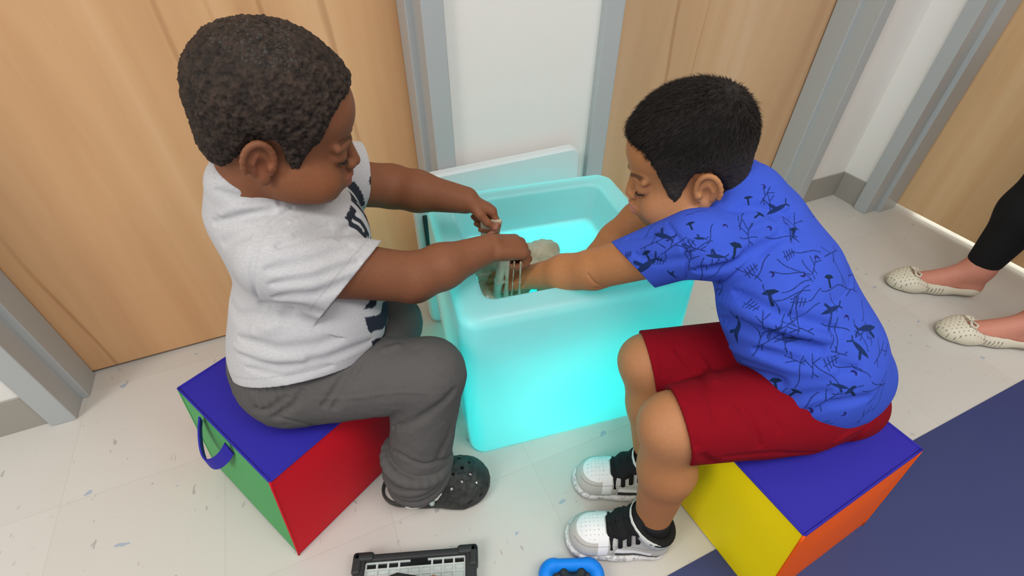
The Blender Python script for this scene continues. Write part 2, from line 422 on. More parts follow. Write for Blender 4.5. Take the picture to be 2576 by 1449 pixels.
t.t.links.new(m2.outputs[0], t.t.nodes['Material Output'].inputs[0])
def rring(u0, v0, u1, v1, r, z, n=7):
    out = []
    for cx, cy, a0 in ((u1-r, v0+r, -PI/2), (u1-r, v1-r, 0), (u0+r, v1-r, PI/2), (u0+r, v0+r, PI)):
        for i in range(n+1):
            a = a0+PI/2*i/n; out.append(bl(cx+r*math.cos(a), cy+r*math.sin(a), z))
    return out
def tub():
    prof = []          # inset, height, corner radius
    prof += [(.012, .0, .03), (.003, .004, .032), (0.0, .012, .034)]
    for i in range(1, 12): prof.append((-.004*math.sin(PI*i/12), .012+(BH-.034)*i/12, .034))
    for i in range(7): a = PI/2*i/6; prof.append((.022*(1-math.cos(a)), BH-.022+.022*math.sin(a), .034))
    prof += [(.036, BH, .03), (.044, BH, .026)]
    for i in range(1, 7): a = PI/2*i/6; prof.append((.044+.010*math.sin(a), BH-.010*(1-math.cos(a)), .024))
    for i in range(1, 8): prof.append((.054+.010*i/8, BH-.01-(BH-.01-.335)*i/8, .024))
    for i in range(0, 6): a = PI/2*i/5; prof.append((.064+.016*(1-math.cos(a)), .335-.012*math.sin(a), .024))
    prof += [(.12, .323, .02), (.18, .323, .01)]
    V = []; F = []
    for ins, z, r in prof: V += rring(ins, ins, BW-ins, BD-ins, max(.004, r), z)
    n = 32
    for i in range(len(prof)-1):
        for k in range(n): F.append((i*n+k, i*n+(k+1) % n, (i+1)*n+(k+1) % n, (i+1)*n+k))
    F.append(tuple(range(n))[::-1]); F.append(tuple((len(prof)-1)*n+k for k in range(n)))
    return V, F
V, F = tub()
o = mesh_np('light_table', V, F, M_glow); TUB = o
tag(o, 'square milky plastic sensory tub glowing bright cyan between the two seated children', 'light table')
for c in ((.5, .58), (.30, .60), (.70, .60)):
    l = bpy.data.lights.new('tub_led', 'POINT'); l.energy = 7.6 if c[0] == .5 else .35; l.color = (0.0, 1.0, .955); l.shadow_soft_size = .035
    lo = bpy.data.objects.new('tub_led', l); link(lo); p = bl(BW*c[0], BD*c[1], .09); lo.location = p; lo.location.z = .105 if c[0] == .5 else .08
# lid leaning on the wall
M_lid = mat('milky_lid_plastic', (.62, .68, .69), .35, .5)
def lid():
    x0, x1, z0, z1, r = .183, .622, .004, .449, .03; ring = []
    for cx, cz, a0 in ((x1-r, z0+r, -PI/2), (x1-r, z1-r, 0), (x0+r, z1-r, PI/2), (x0+r, z0+r, PI)):
        for i in range(8): a = a0+PI/2*i/7; ring.append((cx+r*math.cos(a), cz+r*math.sin(a), cx, cz))
    prof = [(0, 0), (0, .002), (.004, 0)]; V = []; lay = [(.006, .962), (.0, .966), (0, .984), (.006, .990)]
    for ins, y in lay:
        for x, z, cx, cz in ring:
            d = math.hypot(x-cx, z-cz); V.append((x-(x-cx)/d*ins, y+.012*(1-z/.45)*-1+.004, z-(z-cz)/d*ins))
    n = len(ring); F = []
    for i in range(3):
        for k in range(n): F.append((i*n+k, (i+1)*n+k, (i+1)*n+(k+1) % n, i*n+(k+1) % n))
    F.append(tuple(range(n))); F.append(tuple(3*n+k for k in range(n))[::-1]); return V, F
V, F = lid(); o = mesh_np('tub_lid', V, F, M_lid, smooth=False)
tag(o, 'flat white plastic square lid standing on edge against the wall behind the glowing tub', 'lid')
M_black = mat('black_rubber', (.018, .02, .02), .5, .4)
b = MB(); b.box((.197, .947, .17), (.208, .953, .363)); s_ = b.build('strip', M_black, o, bevel=.002); s_['label'] = 'narrow black strip'

# ------------------------------------------------------------------ foam cube seats
def fabc(name, c, k=.82): return fabric(name, c, tuple(x*k for x in c), 700, .62, .12)
CB = dict(blue=(.028, .022, .36), green=(.085, .38, .125), red=(.68, .006, .020), yellow=(1.0, .80, .0), orange=(.95, .125, .004))
MC = {k: fabc('cover_'+k, v) for k, v in CB.items()}
def cube(name, o, ang, side, h, cols, label, shear=(0, 0), bulge=.006):
    """stuffed cube; cols = (front -y', right +x', back, left, top, bottom) in its own frame"""
    ca, sa = math.cos(ang), math.sin(ang); X = np.array([ca, sa, 0]); Y = np.array([-sa, ca, 0]); Z = np.array([0, 0, 1.])
    root = empty(name, (o[0], o[1], 0)); tag(root, label, 'cube seat')
    O = np.array([o[0], o[1], 0.]); N = 14
    def pos(u, v, w):
        # u,v,w in 0..1; soft bulge
        s3 = [4*x*(1-x) for x in (u, v, w)]
        p = np.array([u*side, v*side, w*h])
        cc = np.array([u-.5, v-.5, w-.5]); m_ = max(abs(cc))
        p += bulge*np.array([np.sign(cc[i])*(abs(cc[i])*2)**6*min(1, 1.4*s3[(i+1) % 3])*min(1, 1.4*s3[(i+2) % 3]) for i in range(3)])
        p[2] = max(p[2], .0022)
        p[:2] += np.array(shear)*(w)
        return O+X*p[0]+Y*p[1]+Z*p[2]
    faces = [('front', lambda a, b: (a, 0, b)), ('right', lambda a, b: (1, a, b)), ('back', lambda a, b: (1-a, 1, b)), ('left', lambda a, b: (0, 1-a, b)), ('top', lambda a, b: (a, b, 1)), ('bottom', lambda a, b: (a, 1-b, 0))]
    for (nm, f), c in zip(faces, cols):
        V = [pos(*f(i/N, j/N)) for j in range(N+1) for i in range(N+1)]
        F = [(j*(N+1)+i, j*(N+1)+i+1, (j+1)*(N+1)+i+1, (j+1)*(N+1)+i) for j in range(N) for i in range(N)]
        p = mesh_np('panel', V, F, MC[c], root); p['label'] = c+' fabric panel'
    for c, segs in ((cols[3], [((0, 1, 0), (0, 1, 1))]), (cols[4], [((0, 0, 1), (1, 0, 1)), ((1, 0, 1), (1, 1, 1)), ((1, 1, 1), (0, 1, 1)), ((0, 1, 1), (0, 0, 1))]), (cols[0], [((0, 0, 0), (0, 0, 1)), ((1, 0, 0), (1, 0, 1)), ((1, 1, 0), (1, 1, 1))])):
        for q, r in segs: b = MB(); b.tube([pos(*(np.array(q)*(1-i/12)+np.array(r)*i/12)) for i in range(13)], .0022, 6); b.build('piping', MC[c], root, smooth=True)
    return root, pos
A_T0 = (-.222, .476); AANG = math.radians(29)
rA, posA = cube('cube_seat', A_T0, AANG, .298, .245, ('red', 'yellow', 'orange', 'green', 'blue', 'blue'),
     'soft fabric cube with blue top, red side and blue handle under the child in grey', shear=(.027, 0))
# carry strap on the green side
def strap(rt, pos):
    b = MB(); P = []
    N = 22
    base0, base1 = pos(0, .70, .965), pos(0, .38, .965); nrm = unit(pos(0, .5, .5)-pos(1, .5, .5))
    for i in range(N+1):
        a = i/N; w = math.sin(PI*a)**.7; p = base0*(1-a)+base1*a; P.append(p+nrm*(.005+.034*w)+np.array([0, 0, -.048*w]))
    V = []; F = []
    d = unit(base1-base0)
    for i, p in enumerate(P):
        tg = unit(P[min(i+1, N)]-P[max(i-1, 0)]); up = unit(np.cross(tg, unit(np.cross(nrm, tg)+1e-6)))
        wd = unit(np.cross(tg, nrm))*.5+np.array([0, 0, -.85]); wd = unit(wd); th = unit(np.cross(tg, wd))
        for q in ((-1, -1), (1, -1), (1, 1), (-1, 1)): V.append(p+wd*.0135*q[0]+th*.0014*q[1])
    for i in range(N):
        for k in range(4): F.append((i*4+k, i*4+(k+1) % 4, (i+1)*4+(k+1) % 4, (i+1)*4+k))
    b.add(V, F); o = b.build('handle', MC['blue'], rt, smooth=False); o['label'] = 'blue webbing carry handle'
strap(rA, posA)
rB, posB = cube('cube_seat', (.513, .064), math.radians(4), .29, .26, ('orange', 'red', 'green', 'yellow', 'blue', 'blue'),
     'soft fabric cube with blue top, yellow and orange sides under the child in blue', shear=(-.010, .022), bulge=.005)

# ------------------------------------------------------------------ people
class Head:
    """frame of a head: origin between the ear openings, F forward, L to its own left, U up"""
    def __init__(s, C, F, U, sc):
        s.C = np.array(C, float); s.F = unit(F); s.L = unit(np.cross(U, s.F)); s.U = np.cross(s.F, s.L); s.s = sc; s.A = np.array([s.F, s.L, s.U])
    def p(s, f, l, u): return s.C+s.s*(s.F*f+s.L*l+s.U*u)
    def loc(s, V): return ((V-s.C)@s.A.T)/s.s
def skull(S, H, off=0.0, k=.012):
    q = H.s
    def e(c, r, A=None): S.ell(H.p(*c), (np.array(r)+off)*q, H.A if A is None else A, k*q)
    e((-.004, 0, .064), (.086, .071, .074)); e((-.036, 0, .052), (.059, .066, .067)); e((.038, 0, .056), (.054, .060, .054))
    e((-.048, 0, .008), (.040, .050, .048))
def face(S, H, chub=1.0, mouth_open=0, nose=0):
    q = H.s; P = H.p
    def e(c, r, k=.012, op='u', A=None): S.ell(P(*c), np.array(r)*q, H.A if A is None else A, k*q, op)
    def c(a, b, ra, rb=None, k=.006, op='u', flat=None): S.cone(P(*a), P(*b), ra*q, (rb or ra)*q, k*q, op, flat)
    e((.030, 0, -.008), (.052, .060, .062), .02); e((.010, 0, -.035), (.045, .052, .035), .02)
    for l in (-1, 1):
        e((.048, l*.030, -.030), (.033*chub, .029*chub, .033*chub), .014)
        e((.020, l*.044, -.030), (.030, .018*chub, .030), .014)
    e((.062, 0, -.060), (.022, .024, .019), .016); e((.076, 0, -.036), (.019, .025, .021), .012)
    for l in (-1, 1):
        e((.092, l*.029, .012), (.013, .015, .010), .008, 's')
        e((.0715, l*.029, .011), (.0150, .0150, .0135), .004)
        c((.085, l*.016, .028), (.074, l*.044, .026), .006, .005, .010)
    c((.085, 0, .018), (.100-nose, 0, -.008), .006, .0088, .010); 
    for l in (-1, 1): e((.0935-nose*.7, l*.0095, -.0115), (.0085, .0075, .0068), .005)
    for l in (-1, 1): e((.0985-nose, l*.0055, -.0175), (.004, .0030, .0030), .002, 's')
    c((.0935, -.004, -.0285), (.0865, -.019, -.0335), .0052, .0025, .004); c((.0935, .004, -.0285), (.0865, .019, -.0335), .0052, .0025, .004)
    c((.0905, -.007, -.0405), (.0905, .007, -.0405), .0062, None, .005); c((.0905, .006, -.0405), (.085, .017, -.0355), .0055, .002, .004); c((.0905, -.006, -.0405), (.085, -.017, -.0355), .0055, .002, .004)
    c((.098, -.014, -.0348), (.098, .014, -.0348), .0018+mouth_open, None, .002, 's')
    for l in (-1, 1): ear(S, H, l)
    c((-.020, 0, -.030), (-.034, 0, -.085), .043, .046, .02)
def ear(S, H, l):
    q = H.s*.88; P = lambda f, d, u: H.p(f*.88-.005, l*(.064+d*.88), u*.88+.001)
    A = np.array([unit(H.F*1-H.L*l*.42), unit(H.L*l+H.F*.42), H.U])
    S.ell(P(-.008, .004, .004), np.array([.019, .0055, .029])*q, A, .004*q)
    rim = []
    for i in range(15):
        a = math.radians(-35+i*17.5)   # front-top round the back to the lobe
        f, u = .0185*math.cos(a), .0290*math.sin(a); rim.append(P(-.009+f, .0085-.42*(f)*.9+.001, .005+u))
    S.chain(rim, [(.0036+.0008*math.sin(i/14*PI))*q for i in range(15)], .003*q)
    S.ell(P(-.003, .004, -.023), np.array([.009, .0055, .010])*q, A, .005*q)
    S.ell(P(-.005, .012, .000), np.array([.0085, .0085, .012])*q, A, .004*q, 's')
    S.chain([P(-.014, .0095, -.012), P(-.0165, .0115, .004), P(-.011, .0105, .017)], [.0026*q, .0028*q, .0022*q], .003*q)
    S.ell(P(.0055, .0065, -.003), np.array([.0045, .0038, .0055])*q, A, .003*q)
def hand(S, wrist, fwd, back, idx, curls, thumb, q=1.0, fan=.10, rw=.021):
    """wrist point, direction of the hand, back-of-hand normal, direction towards the index side; finger bends in radians"""
    fwd = unit(fwd); back = unit(back-fwd*(np.array(back)@fwd)); idx = unit(np.array(idx)-fwd*(np.array(idx)@fwd)-back*(np.array(idx)@back)); w = np.array(wrist, float)
    kn = []
    for j, (o, ln) in enumerate(((.0195, .054), (.0065, .0565), (-.0065, .054), (-.0185, .048))):
        k = w+(fwd*ln+idx*o)*q-back*.002*q*abs(j-1.3); kn.append(k)
        S.cone(w+(fwd*.006+idx*o*.75)*q, k, .0135*q, .0104*q, .006)
    S.cone(w+fwd*.02*q, w+fwd*.045*q, .0135*q, .0115*q, .008, 'u', (idx, 1.5))
    tips = []
    for j, (k, ls) in enumerate(zip(kn, ((.026, .017, .014), (.029, .019, .015), (.027, .018, .014), (.021, .014, .013)))):
        d = unit(fwd+idx*fan*(1.5-j)); p = k; ang = 0; r = (.0079, .0072, .0066, .0054) if j < 3 else (.0070, .0064, .0058, .0048)
        for m_, (l_, c_) in enumerate(zip(ls, curls[j])):
            ang += c_; dd = unit(d*math.cos(ang)-back*math.sin(ang)); n_ = p+dd*l_*q
            S.cone(p, n_, r[m_]*q*1.03, r[m_+1]*q, .0022); p = n_
        tips.append((p, dd))
    p = w+(fwd*.012+idx*.016-back*.004)*q; r = (.0125, .0095, .0080, .0062)
    for m_, (l_, (a, b_, c_)) in enumerate(zip((.026, .021, .018), thumb)):
        dd = unit(fwd*a+idx*b_-back*c_); n_ = p+dd*l_*q; S.cone(p, n_, r[m_]*q, r[m_+1]*q, .006 if m_ == 0 else .0025); p = n_
    tips.append((p, dd)); return tips
def hair_volume(H, hairline, thick, h=.0016, k=.012):
    lo = H.C-.16*H.s; hi = H.C+.17*H.s; S = Vol(lo, hi, h); skull(S, H, 0, k); S.ell(H.p(.030, 0, -.008), np.array((.052, .060, .062))*H.s, H.A, .02*H.s)
    g = S.blk(lo, hi); sl, X, Y, Z = g
    X = X-H.C[0]; Y = Y-H.C[1]; Z = Z-H.C[2]
    f, l, u = [((X*a[0]+Y*a[1]+Z*a[2])/H.s) for a in H.A]
    key = np.array(hairline); line = np.interp(f, key[:, 0], key[:, 1])
    keep = (u-line)
    if thick[2]:   # forehead edge pulls in towards the temples
        keep = keep-thick[2]*np.clip((np.abs(l)-.02)/.05, 0, 1)*np.clip((f-.03)/.04, 0, 1)
    topw = np.clip((u-.03)/.09, 0, 1)
    th = (thick[0]+(thick[1]-thick[0])*topw)*np.clip((keep+.002)/.016, 0, 1)**.6-.0035*(keep < 0)-.0015*np.clip(-keep/.01, 0, 1)
    S.d = (S.d-th*H.s).astype(F32); S.d = np.maximum(S.d, -(keep+.004)*H.s*.9)
    return S

def lerp(a, b, t): return np.array(a)*(1-t)+np.array(b)*t
def region_col(V, base, items):
    c = np.tile(np.array(base, float), (len(V), 1))
    for p, r, cc, st in items:
        w = np.exp(-((V-np.array(p))**2).sum(1)/(r*r))*st; c = c*(1-w[:, None])+np.array(cc)*w[:, None]
    return c
def face_col(H, V, c, lip, brow, brow_w=1, browlift=0.0):
    q = H.loc(V); f, l, u = q.T; al = np.abs(l)
    uc = -.0345-.002*(al/.018)**2; m_ = smooth01((.0098-np.abs(u-uc-.0002))/.003)*smooth01((.021-al)/.004)*smooth01((f-.078)/.004)
    c = c*(1-m_[:, None]*.75)+np.array(lip)*m_[:, None]*.75
    bu = .0315+browlift-.0000*al+.004*np.sin(np.clip((al-.014)/.034, 0, 1)*PI)
    m_ = smooth01((.0042-np.abs(u-bu)*1.0)/.002)*smooth01((al-.010)/.004)*smooth01((.048-al)/.008)*(f > .04)*brow_w
    c = c*(1-m_[:, None])+np.array(brow)*m_[:, None]; return c
def lashes(H, l, mat_, parent, droop=0.0):
    b = MB(); P = []
    for i in range(11):
        a = -1+2*i/10; yy = l*(.029+.0135*a); x = .0715+math.sqrt(max(0, .0155**2-(.0135*a)**2-(.006)**2)); P.append(H.p(x+.0003, yy, .0055+.0025*(1-a*a)*-1-droop))
    b.tube(P, [.0004*H.s]+[.0013*H.s]*9+[.0006*H.s], 6)
    for i in range(3, 11):
        p = P[i]; d = H.F*.0045-H.U*.0045+H.L*l*.002*(i-4)/3; b.tube([p, p+d*.6*H.s, p+(d+H.U*.001)*H.s], [.0005*H.s, .0004*H.s, .0001*H.s], 4)
    o = b.build('eyelashes', mat_, parent, smooth=True); return o

M_skinA = col_mat('skin_warm_brown', .6, .26, .10, 1400, .07, 180); M_skinB = col_mat('skin_tan', .6, .26, .10, 1400, .06, 180)
M_skinC = col_mat('skin_pink', .5, .35, .08, 1400, .06, 160)
M_lash = mat('dark_lash', (.008, .006, .005), .5, .3)

# ---- the child in the grey shirt, on the left
pA = empty('person', (-.13, .67, 0))
tag(pA, 'seated child in light grey t-shirt and dark grey trousers pinching slime over the glowing tub', 'person')
HA = Head((-.036, .678, .704), (.94, -.17, -.30), (.27, -.10, .96), 1.0)
shR, elR, wrR = (-.062, .598, .561), (.097, .602, .481), (.243, .633, .475)
shL, elL, wrL = (-.055, .795, .595), (.122, .825, .523), (.238, .742, .512)
hipR, knR, anR = (-.125, .61, .325), (.082, .522, .335), (.018, .485, .09)
hipL, knL, anL = (-.115, .735, .325), (.052, .675, .325), (-.005, .665, .09)
S = Vol((-.24, .40, .0), (.36, .90, .88), .002)
S.ell((-.115, .67, .33), (.085, .10, .07), k=.02).ell((-.09, .68, .42), (.095, .10, .11), k=.03).ell((-.072, .695, .54), (.062, .095, .08), k=.03)
S.cone((-.08, .60, .565), (-.08, .79, .575), .034, .034, .03)
S.chain([lerp(HA.p(-.03, 0, -.05), HA.p(-.03, 0, -.05), 0), (-.10, .695, .60)], [.042, .050], .02)
for a, e_, w_ in ((shR, elR, wrR), (shL, elL, wrL)):
    S.cone(a, e_, .044, .0395, .02); mid = lerp(e_, w_, .35); S.cone(e_, mid, .0385, .0375, .014); S.cone(mid, w_, .0365, .0250, .014)
for h_, k_, a_ in ((hipR, knR, anR), (hipL, knL, anL)):
    S.cone(h_, k_, .060, .045, .02); S.cone(k_, lerp(k_, a_, .4), .044, .042, .012); S.cone(lerp(k_, a_, .4), a_, .041, .028, .012)
skull(S, HA); face(S, HA, 1.08, 0, .003)
# feet inside the clogs
for a_, d_ in ((anR, (.97, -.22, 0)), (anL, (.98, .1, 0))):
    d_ = unit(d_); b_ = np.array(a_); S.cone(b_-[0, 0, .04]-d_*.008, b_-[0, 0, .053]+d_*.09, .021, .014, .015, 'u', ((0, 0, 1), .8)); S.cone(b_, b_-[0, 0, .045], .026, .021, .01)
fA = unit(np.array(wrR)-elR)
tipsA = hand(S, wrR, (.95, .06, -.22), (.22, .02, .95), (-.1, .97, .1), [(.80, 1.45, .9), (.85, 1.5, .9), (.95, 1.5, .9), (1.05, 1.5, .9)], [(.7, .45, .55), (.9, -.1, .55), (.75, -.6, .3)], 1.13)
tipsA2 = hand(S, wrL, (.84, -.28, -.46), (.45, .35, .82), (-.25, -.93, .1), [(.75, .9, .5), (.95, 1.2, .7), (1.1, 1.3, .8), (1.25, 1.4, .8)], [(.75, .5, .5), (.95, .1, .45), (.95, -.05, .25)], .93)
V, Q = S.mesh(); N = vnormals(V, Q)
baseA = np.array((.215, .082, .038))
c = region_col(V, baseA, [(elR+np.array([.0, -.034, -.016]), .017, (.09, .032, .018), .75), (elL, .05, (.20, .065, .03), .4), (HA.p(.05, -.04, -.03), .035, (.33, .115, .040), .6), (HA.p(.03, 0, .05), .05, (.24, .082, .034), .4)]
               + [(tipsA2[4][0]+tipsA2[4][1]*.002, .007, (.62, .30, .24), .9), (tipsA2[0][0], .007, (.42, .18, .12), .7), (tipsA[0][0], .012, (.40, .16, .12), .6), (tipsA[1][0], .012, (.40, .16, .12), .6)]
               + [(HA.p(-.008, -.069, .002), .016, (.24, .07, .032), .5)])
c = face_col(HA, V, c, (.30, .10, .07), (.045, .018, .010), .75)
c *= (1+.10*(fbm(V, 60)-.5))[:, None]
bA = mesh_np('body', V, Q, M_skinA, pA, col=c); bA['label'] = 'warm brown skin'
for l in (-1, 1): lashes(HA, l, M_lash, pA)

M_hairA = col_mat('short_curly_hair', .75, .30, .5, 700, .35, 260)
SH = hair_volume(HA, [(-.13, -.048), (-.085, -.045), (-.060, -.034), (-.038, .000), (-.022, .032), (.004, .037), (.012, .022), (.018, .004), (.023, -.002), (.030, -.001), (.037, .014), (.046, .030), (.056, .044), (.062, .066), (.072, .084), (.085, .097), (.1, .108)], (.0065, .0095, .004))
V, Q = SH.mesh(); N = vnormals(V, Q); n1 = fbm(V, 170, 3)-.5; n2 = fbm(V, 420, 2)-.5
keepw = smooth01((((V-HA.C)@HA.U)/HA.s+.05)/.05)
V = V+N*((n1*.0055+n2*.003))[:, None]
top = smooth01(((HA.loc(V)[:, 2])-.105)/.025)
c = np.array((.024, .0150, .0105))*(1+2.6*np.clip(n1+.06, -.30, 1)+1.2*n2)[:, None]; gl = (fbm(V, 520, 2) > .67) & (top > .5) & (np.abs(HA.loc(V)[:, 0]+.02) < .05); c[gl] = (.055, .050, .045)  # pale glints of light on the crown are painted into the hair colour
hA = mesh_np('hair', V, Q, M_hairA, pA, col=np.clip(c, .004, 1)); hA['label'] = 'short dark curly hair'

# grey shirt
M_heather = col_mat('heather_grey_jersey', .92, .15, .25, 1500, .13, 420, stretch=(.5, .5, 2.2))
S = Vol((-.26, .42, .26), (.14, .93, .74), .002)
S.cone(shR, (.05, .600, .480), .051, .060, .022); S.cone((-.05, .585, .55), (.0, .585, .495), .05, .056, .02); S.cone((-.06, .598, .560), (.05, .602, .508), .049, .0480, .015)
sl1 = S.d.copy(); S.d[:] = .05; S.cone(shL, (.12, .825, .545), .058, .062, .022); sl2 = S.d; S.d = np.full_like(sl1, .05)
S.ell((-.074, .695, .54), (.082, .120, .10), k=.03).ell((-.068, .665, .415), (.122, .130, .125), k=.02).ell((-.047, .716, .522), (.104, .118, .112), k=.035).ell((-.103, .662, .355), (.115, .139, .100), k=.03)
S.cone((-.085, .60, .574), (-.085, .80, .588), .046, .046, .035)
S.cone((-.098, .70, .60), (-.090, .693, .640), .064, .056, .03)
inR = (sl1 < S.d+.012) & (sl1 < .03); inL = (sl2 < S.d+.012) & (sl2 < .03); al = (slice(None),)*3; torso = S.d.copy()
S.comb(al, sl1, .018, 'u').comb(al, sl2, .018, 'u')
# folds
for px_, a_, w_ in (
    ([(735, 523), (680, 560), (645, 610), (632, 690), (650, 752)], .0028, .0042),
    ([(690, 750), (800, 740), (900, 700)], .004, .007), ([(680, 715), (790, 700), (900, 660)], .003, .006), ([(670, 680), (780, 660), (880, 620)], .0035, .007), ([(700, 620), (800, 590), (870, 585)], .003, .007),
    ([(660, 770), (740, 775), (800, 790)], .007, .010), ([(700, 790), (690, 820), (640, 830)], -.004, .010), ([(600, 850), (700, 880), (800, 870), (900, 830)], .004, .009), ([(600, 790), (680, 800), (740, 780)], .004, .008),
    ([(600, 890), (700, 925), (820, 905), (930, 860)], .0035, .008), ([(620, 925), (720, 950), (830, 920)], .0025, .006), ([(590, 870), (650, 900), (760, 905)], -.003, .008),
    ([(540, 560), (600, 545), (680, 530)], .005, .007), ([(560, 540), (620, 520), (690, 510)], -.004, .006), ([(560, 610), (620, 590)], .003, .007), ([(545, 480), (600, 500), (700, 510)], .004, .006), ([(560, 720), (600, 800), (640, 830)], .003, .009),
    ([(850, 600), (880, 570), (900, 540)], .003, .006), ([(880, 800), (920, 820), (960, 800)], .003, .006), ([(730, 560), (800, 545), (870, 560)], -.003, .006), ([(745, 590), (830, 570)], .0025, .005)):
    S.crease(px_, a_*1.35, w_*1.1)
# hems
def plane3(a, b, c_): a, b, c_ = map(np.array, (a, b, c_)); return unit(np.cross(b-a, c_-a))
def down(n): return n if n[2] < 0 else -n
HEM = (aty(715, 978, .526), aty(592, 950, .63), aty(965, 848, .64)); shirt_solid = S.d.copy(); shirt_lo, shirt_h = S.lo.copy(), S.h
S.shell(.0075)
S.cut(HEM[0], down(plane3(*HEM)), box=((-.3, .4, .2), (.14, .95, .47)))
t0, t1 = aty(945, 625, .615), aty(808, 797, .585); n = unit(np.cross(t1-t0, ray(877, 711))); n = n if n[0] > 0 else -n
S.sleeve_cut((t0+t1)/2, n, inR, torso, .0075)
S.sleeve_cut((.068, .82, .56), unit((.95, .1, -.3)), inL, torso, .0075)
S.cone(HA.p(-.02, 0, -.02), HA.p(-.03, 0, -.095), .048, .046, .006, 's')
V, Q = tidy(*S.mesh())
# dark print on the chest, in chest coordinates
def letters(y, z):
    """block letter shapes: rows of bars"""
    m_ = np.zeros(len(y), bool)
    rows = [(.585, .505), (.492, .47), (.395, .335)]
    def bar(y0, y1, z0, z1): return (y > y0) & (y < y1) & (z > z0) & (z < z1)
    for y0 in (.650, .697, .744):
        m_ |= bar(y0, y0+.034, .505, .522) | bar(y0+.0, y0+.034, .572, .585) | bar(y0, y0+.011, .505, .585) | bar(y0+.016, y0+.026, .53, .572) | bar(y0, y0+.022, .535, .546)
    m_ |= bar(.65, .775, .470, .492) & ~bar(.66, .77, .478, .483)
    zc = .39+.02*np.sin((y-.6)*60); m_ |= (np.abs(z-zc) < .016) & (y > .57) & (y < .78)
    m_ |= (np.abs(z-(.335+.012*np.sin((y-.6)*90))) < .013) & (y > .60) & (y < .77) | bar(.66, .70, .33, .40)
    return m_
N = vnormals(V, Q)
c = np.tile(np.array((.50, .50, .515)), (len(V), 1))
front = (V[:, 0] > -.03) & (N[:, 0] > .25)
sleeve = (((V-np.array(shR))**2).sum(1) < 0)
m_ = front & letters(V[:, 1], V[:, 2]) & (V[:, 1] > .60+.04*(V[:, 2] > .44)) & (V[:, 1] < .785)
c[m_] = (.025, .03, .04)
belly = (V[:, 0] > .008) & (V[:, 1] > .565) & (V[:, 2] > .345) & (V[:, 2] < .465) & (N[:, 0] > .15) & (V[:, 1] < .79)
bz = ((V[:, 2]-.35)+.45*(V[:, 1]-.6)+.006*np.sin(V[:, 1]*130)) % .052
c[belly & (bz < .034)] = (.022, .028, .045)
hp = np.array(HEM[0]); hn = down(plane3(*HEM))
dh = -((V-hp)@hn); c[np.abs(dh-.016) < .0012] *= .88
ds = -((V-(t0+t1)/2)@n); c[(np.abs(ds-.017) < .0011) & (V[:, 1] < .66) & (V[:, 0] > -.06) & (V[:, 2] > .4)] *= .85
shA = mesh_np('t_shirt', V, Q, M_heather, pA, col=c); shA['label'] = 'light grey heather t-shirt with dark print on the chest'

# dark grey trousers
M_trous = col_mat('dark_grey_cotton', .95, .12, .2, 1300, .10, 500)
S = Vol((-.26, .40, .036), (.17, .80, .45), .002)
S.ell((-.135, .67, .320), (.096, .112, .080), k=.02)
S.cone(hipR, knR, .080, .060, .03); S.cone(hipL, knL, .078, .058, .03)
S.cone(knR, (.040, .495, .17), .061, .057, .012); S.cone((.040, .495, .17), (.024, .487, .108), .050, .048, .01)
S.cone(knL, (.015, .668, .17), .056, .052, .012); S.cone((.015, .668, .17), (-.002, .665, .108), .048, .048, .01)
for cx, cy in ((.030, .488), (.002, .665)):
    ring = [(cx+.0545*math.cos(a), cy+.0545*math.sin(a), .160-.018*math.cos(a)) for a in np.linspace(0, 2*PI, 25)]
    S.chain(ring, .0095, .006)
    for dz, rr in ((.143, .0110), (.124, .0095), (.103, .0110)):
        S.chain([(cx-.004+(.052-.1*(.15-dz)*.3)*math.cos(a), cy+.052*math.sin(a), dz+.012*math.cos(a)) for a in np.linspace(0, 2*PI, 25)], rr, .007)
for px_, a_, w_ in (([(865, 945), (840, 985), (815, 1020)], .004, .005), ([(905, 915), (870, 970), (840, 1025)], .0035, .006), ([(760, 985), (740, 1020), (690, 1050)], .004, .006), ([(720, 1000), (680, 1030), (640, 1030)], .003, .006), ([(700, 1048), (780, 1070), (850, 1078)], .0025, .004),
    ([(990, 1075), (1050, 1060), (1120, 1010), (1140, 985)], .004, .008), ([(1100, 1160), (1130, 1100), (1150, 1040)], .005, .008), ([(970, 880), (1000, 870)], -.003, .006), ([(780, 1005), (900, 1000), (1000, 985), (1100, 990)], -.0012, .003), ([(660, 1020), (640, 990)], -.004, .007),
    ([(985, 1130), (1060, 1172), (1135, 1150)], .004, .005)):
    S.crease(px_, a_*1.5, w_)
S.cut((0, 0, .2535), (0, 0, -1), box=((-.26, .47, .2), (-.03, .80, .26)))
S.shell(.009)
# the shirt hangs over the waist: the trousers stay inside it
sol = Vol(shirt_lo, shirt_lo+.01, shirt_h); sol.d = shirt_solid; sol.n = np.array(shirt_solid.shape); sol.cut(HEM[0], down(plane3(*HEM)))
off = np.round((sol.lo-S.lo)/S.h).astype(int); a0 = np.maximum(off, 0); a1 = np.minimum(off+sol.n, S.n)
dst = tuple(slice(p, q) for p, q in zip(a0, a1)); src = tuple(slice(p-o_, q-o_) for p, q, o_ in zip(a0, a1, off)); S.d[dst] = np.maximum(S.d[dst], -(sol.d[src]-.0005))
V, Q = S.mesh(); V = V+vnormals(V, Q)*((fbm(V, 55, 3)-.5)*.003)[:, None]
V[:, 2] = np.where((V[:, 0] < -.02) & (V[:, 2] < .2535) & (V[:, 2] > .2), .2535, V[:, 2])
an_ = np.arctan2(V[:, 1]-.67, V[:, 0]+.135); wb_ = smooth01((V[:, 2]-.335-.10*np.clip(-V[:, 0]-.14, -.1, .1))/.012)*smooth01((-.10-V[:, 0])/.05)
V = V+vnormals(V, Q)*(.0009*np.sin(an_*62)*wb_)[:, None]
c = np.tile(np.array((.098, .094, .092)), (len(V), 1))
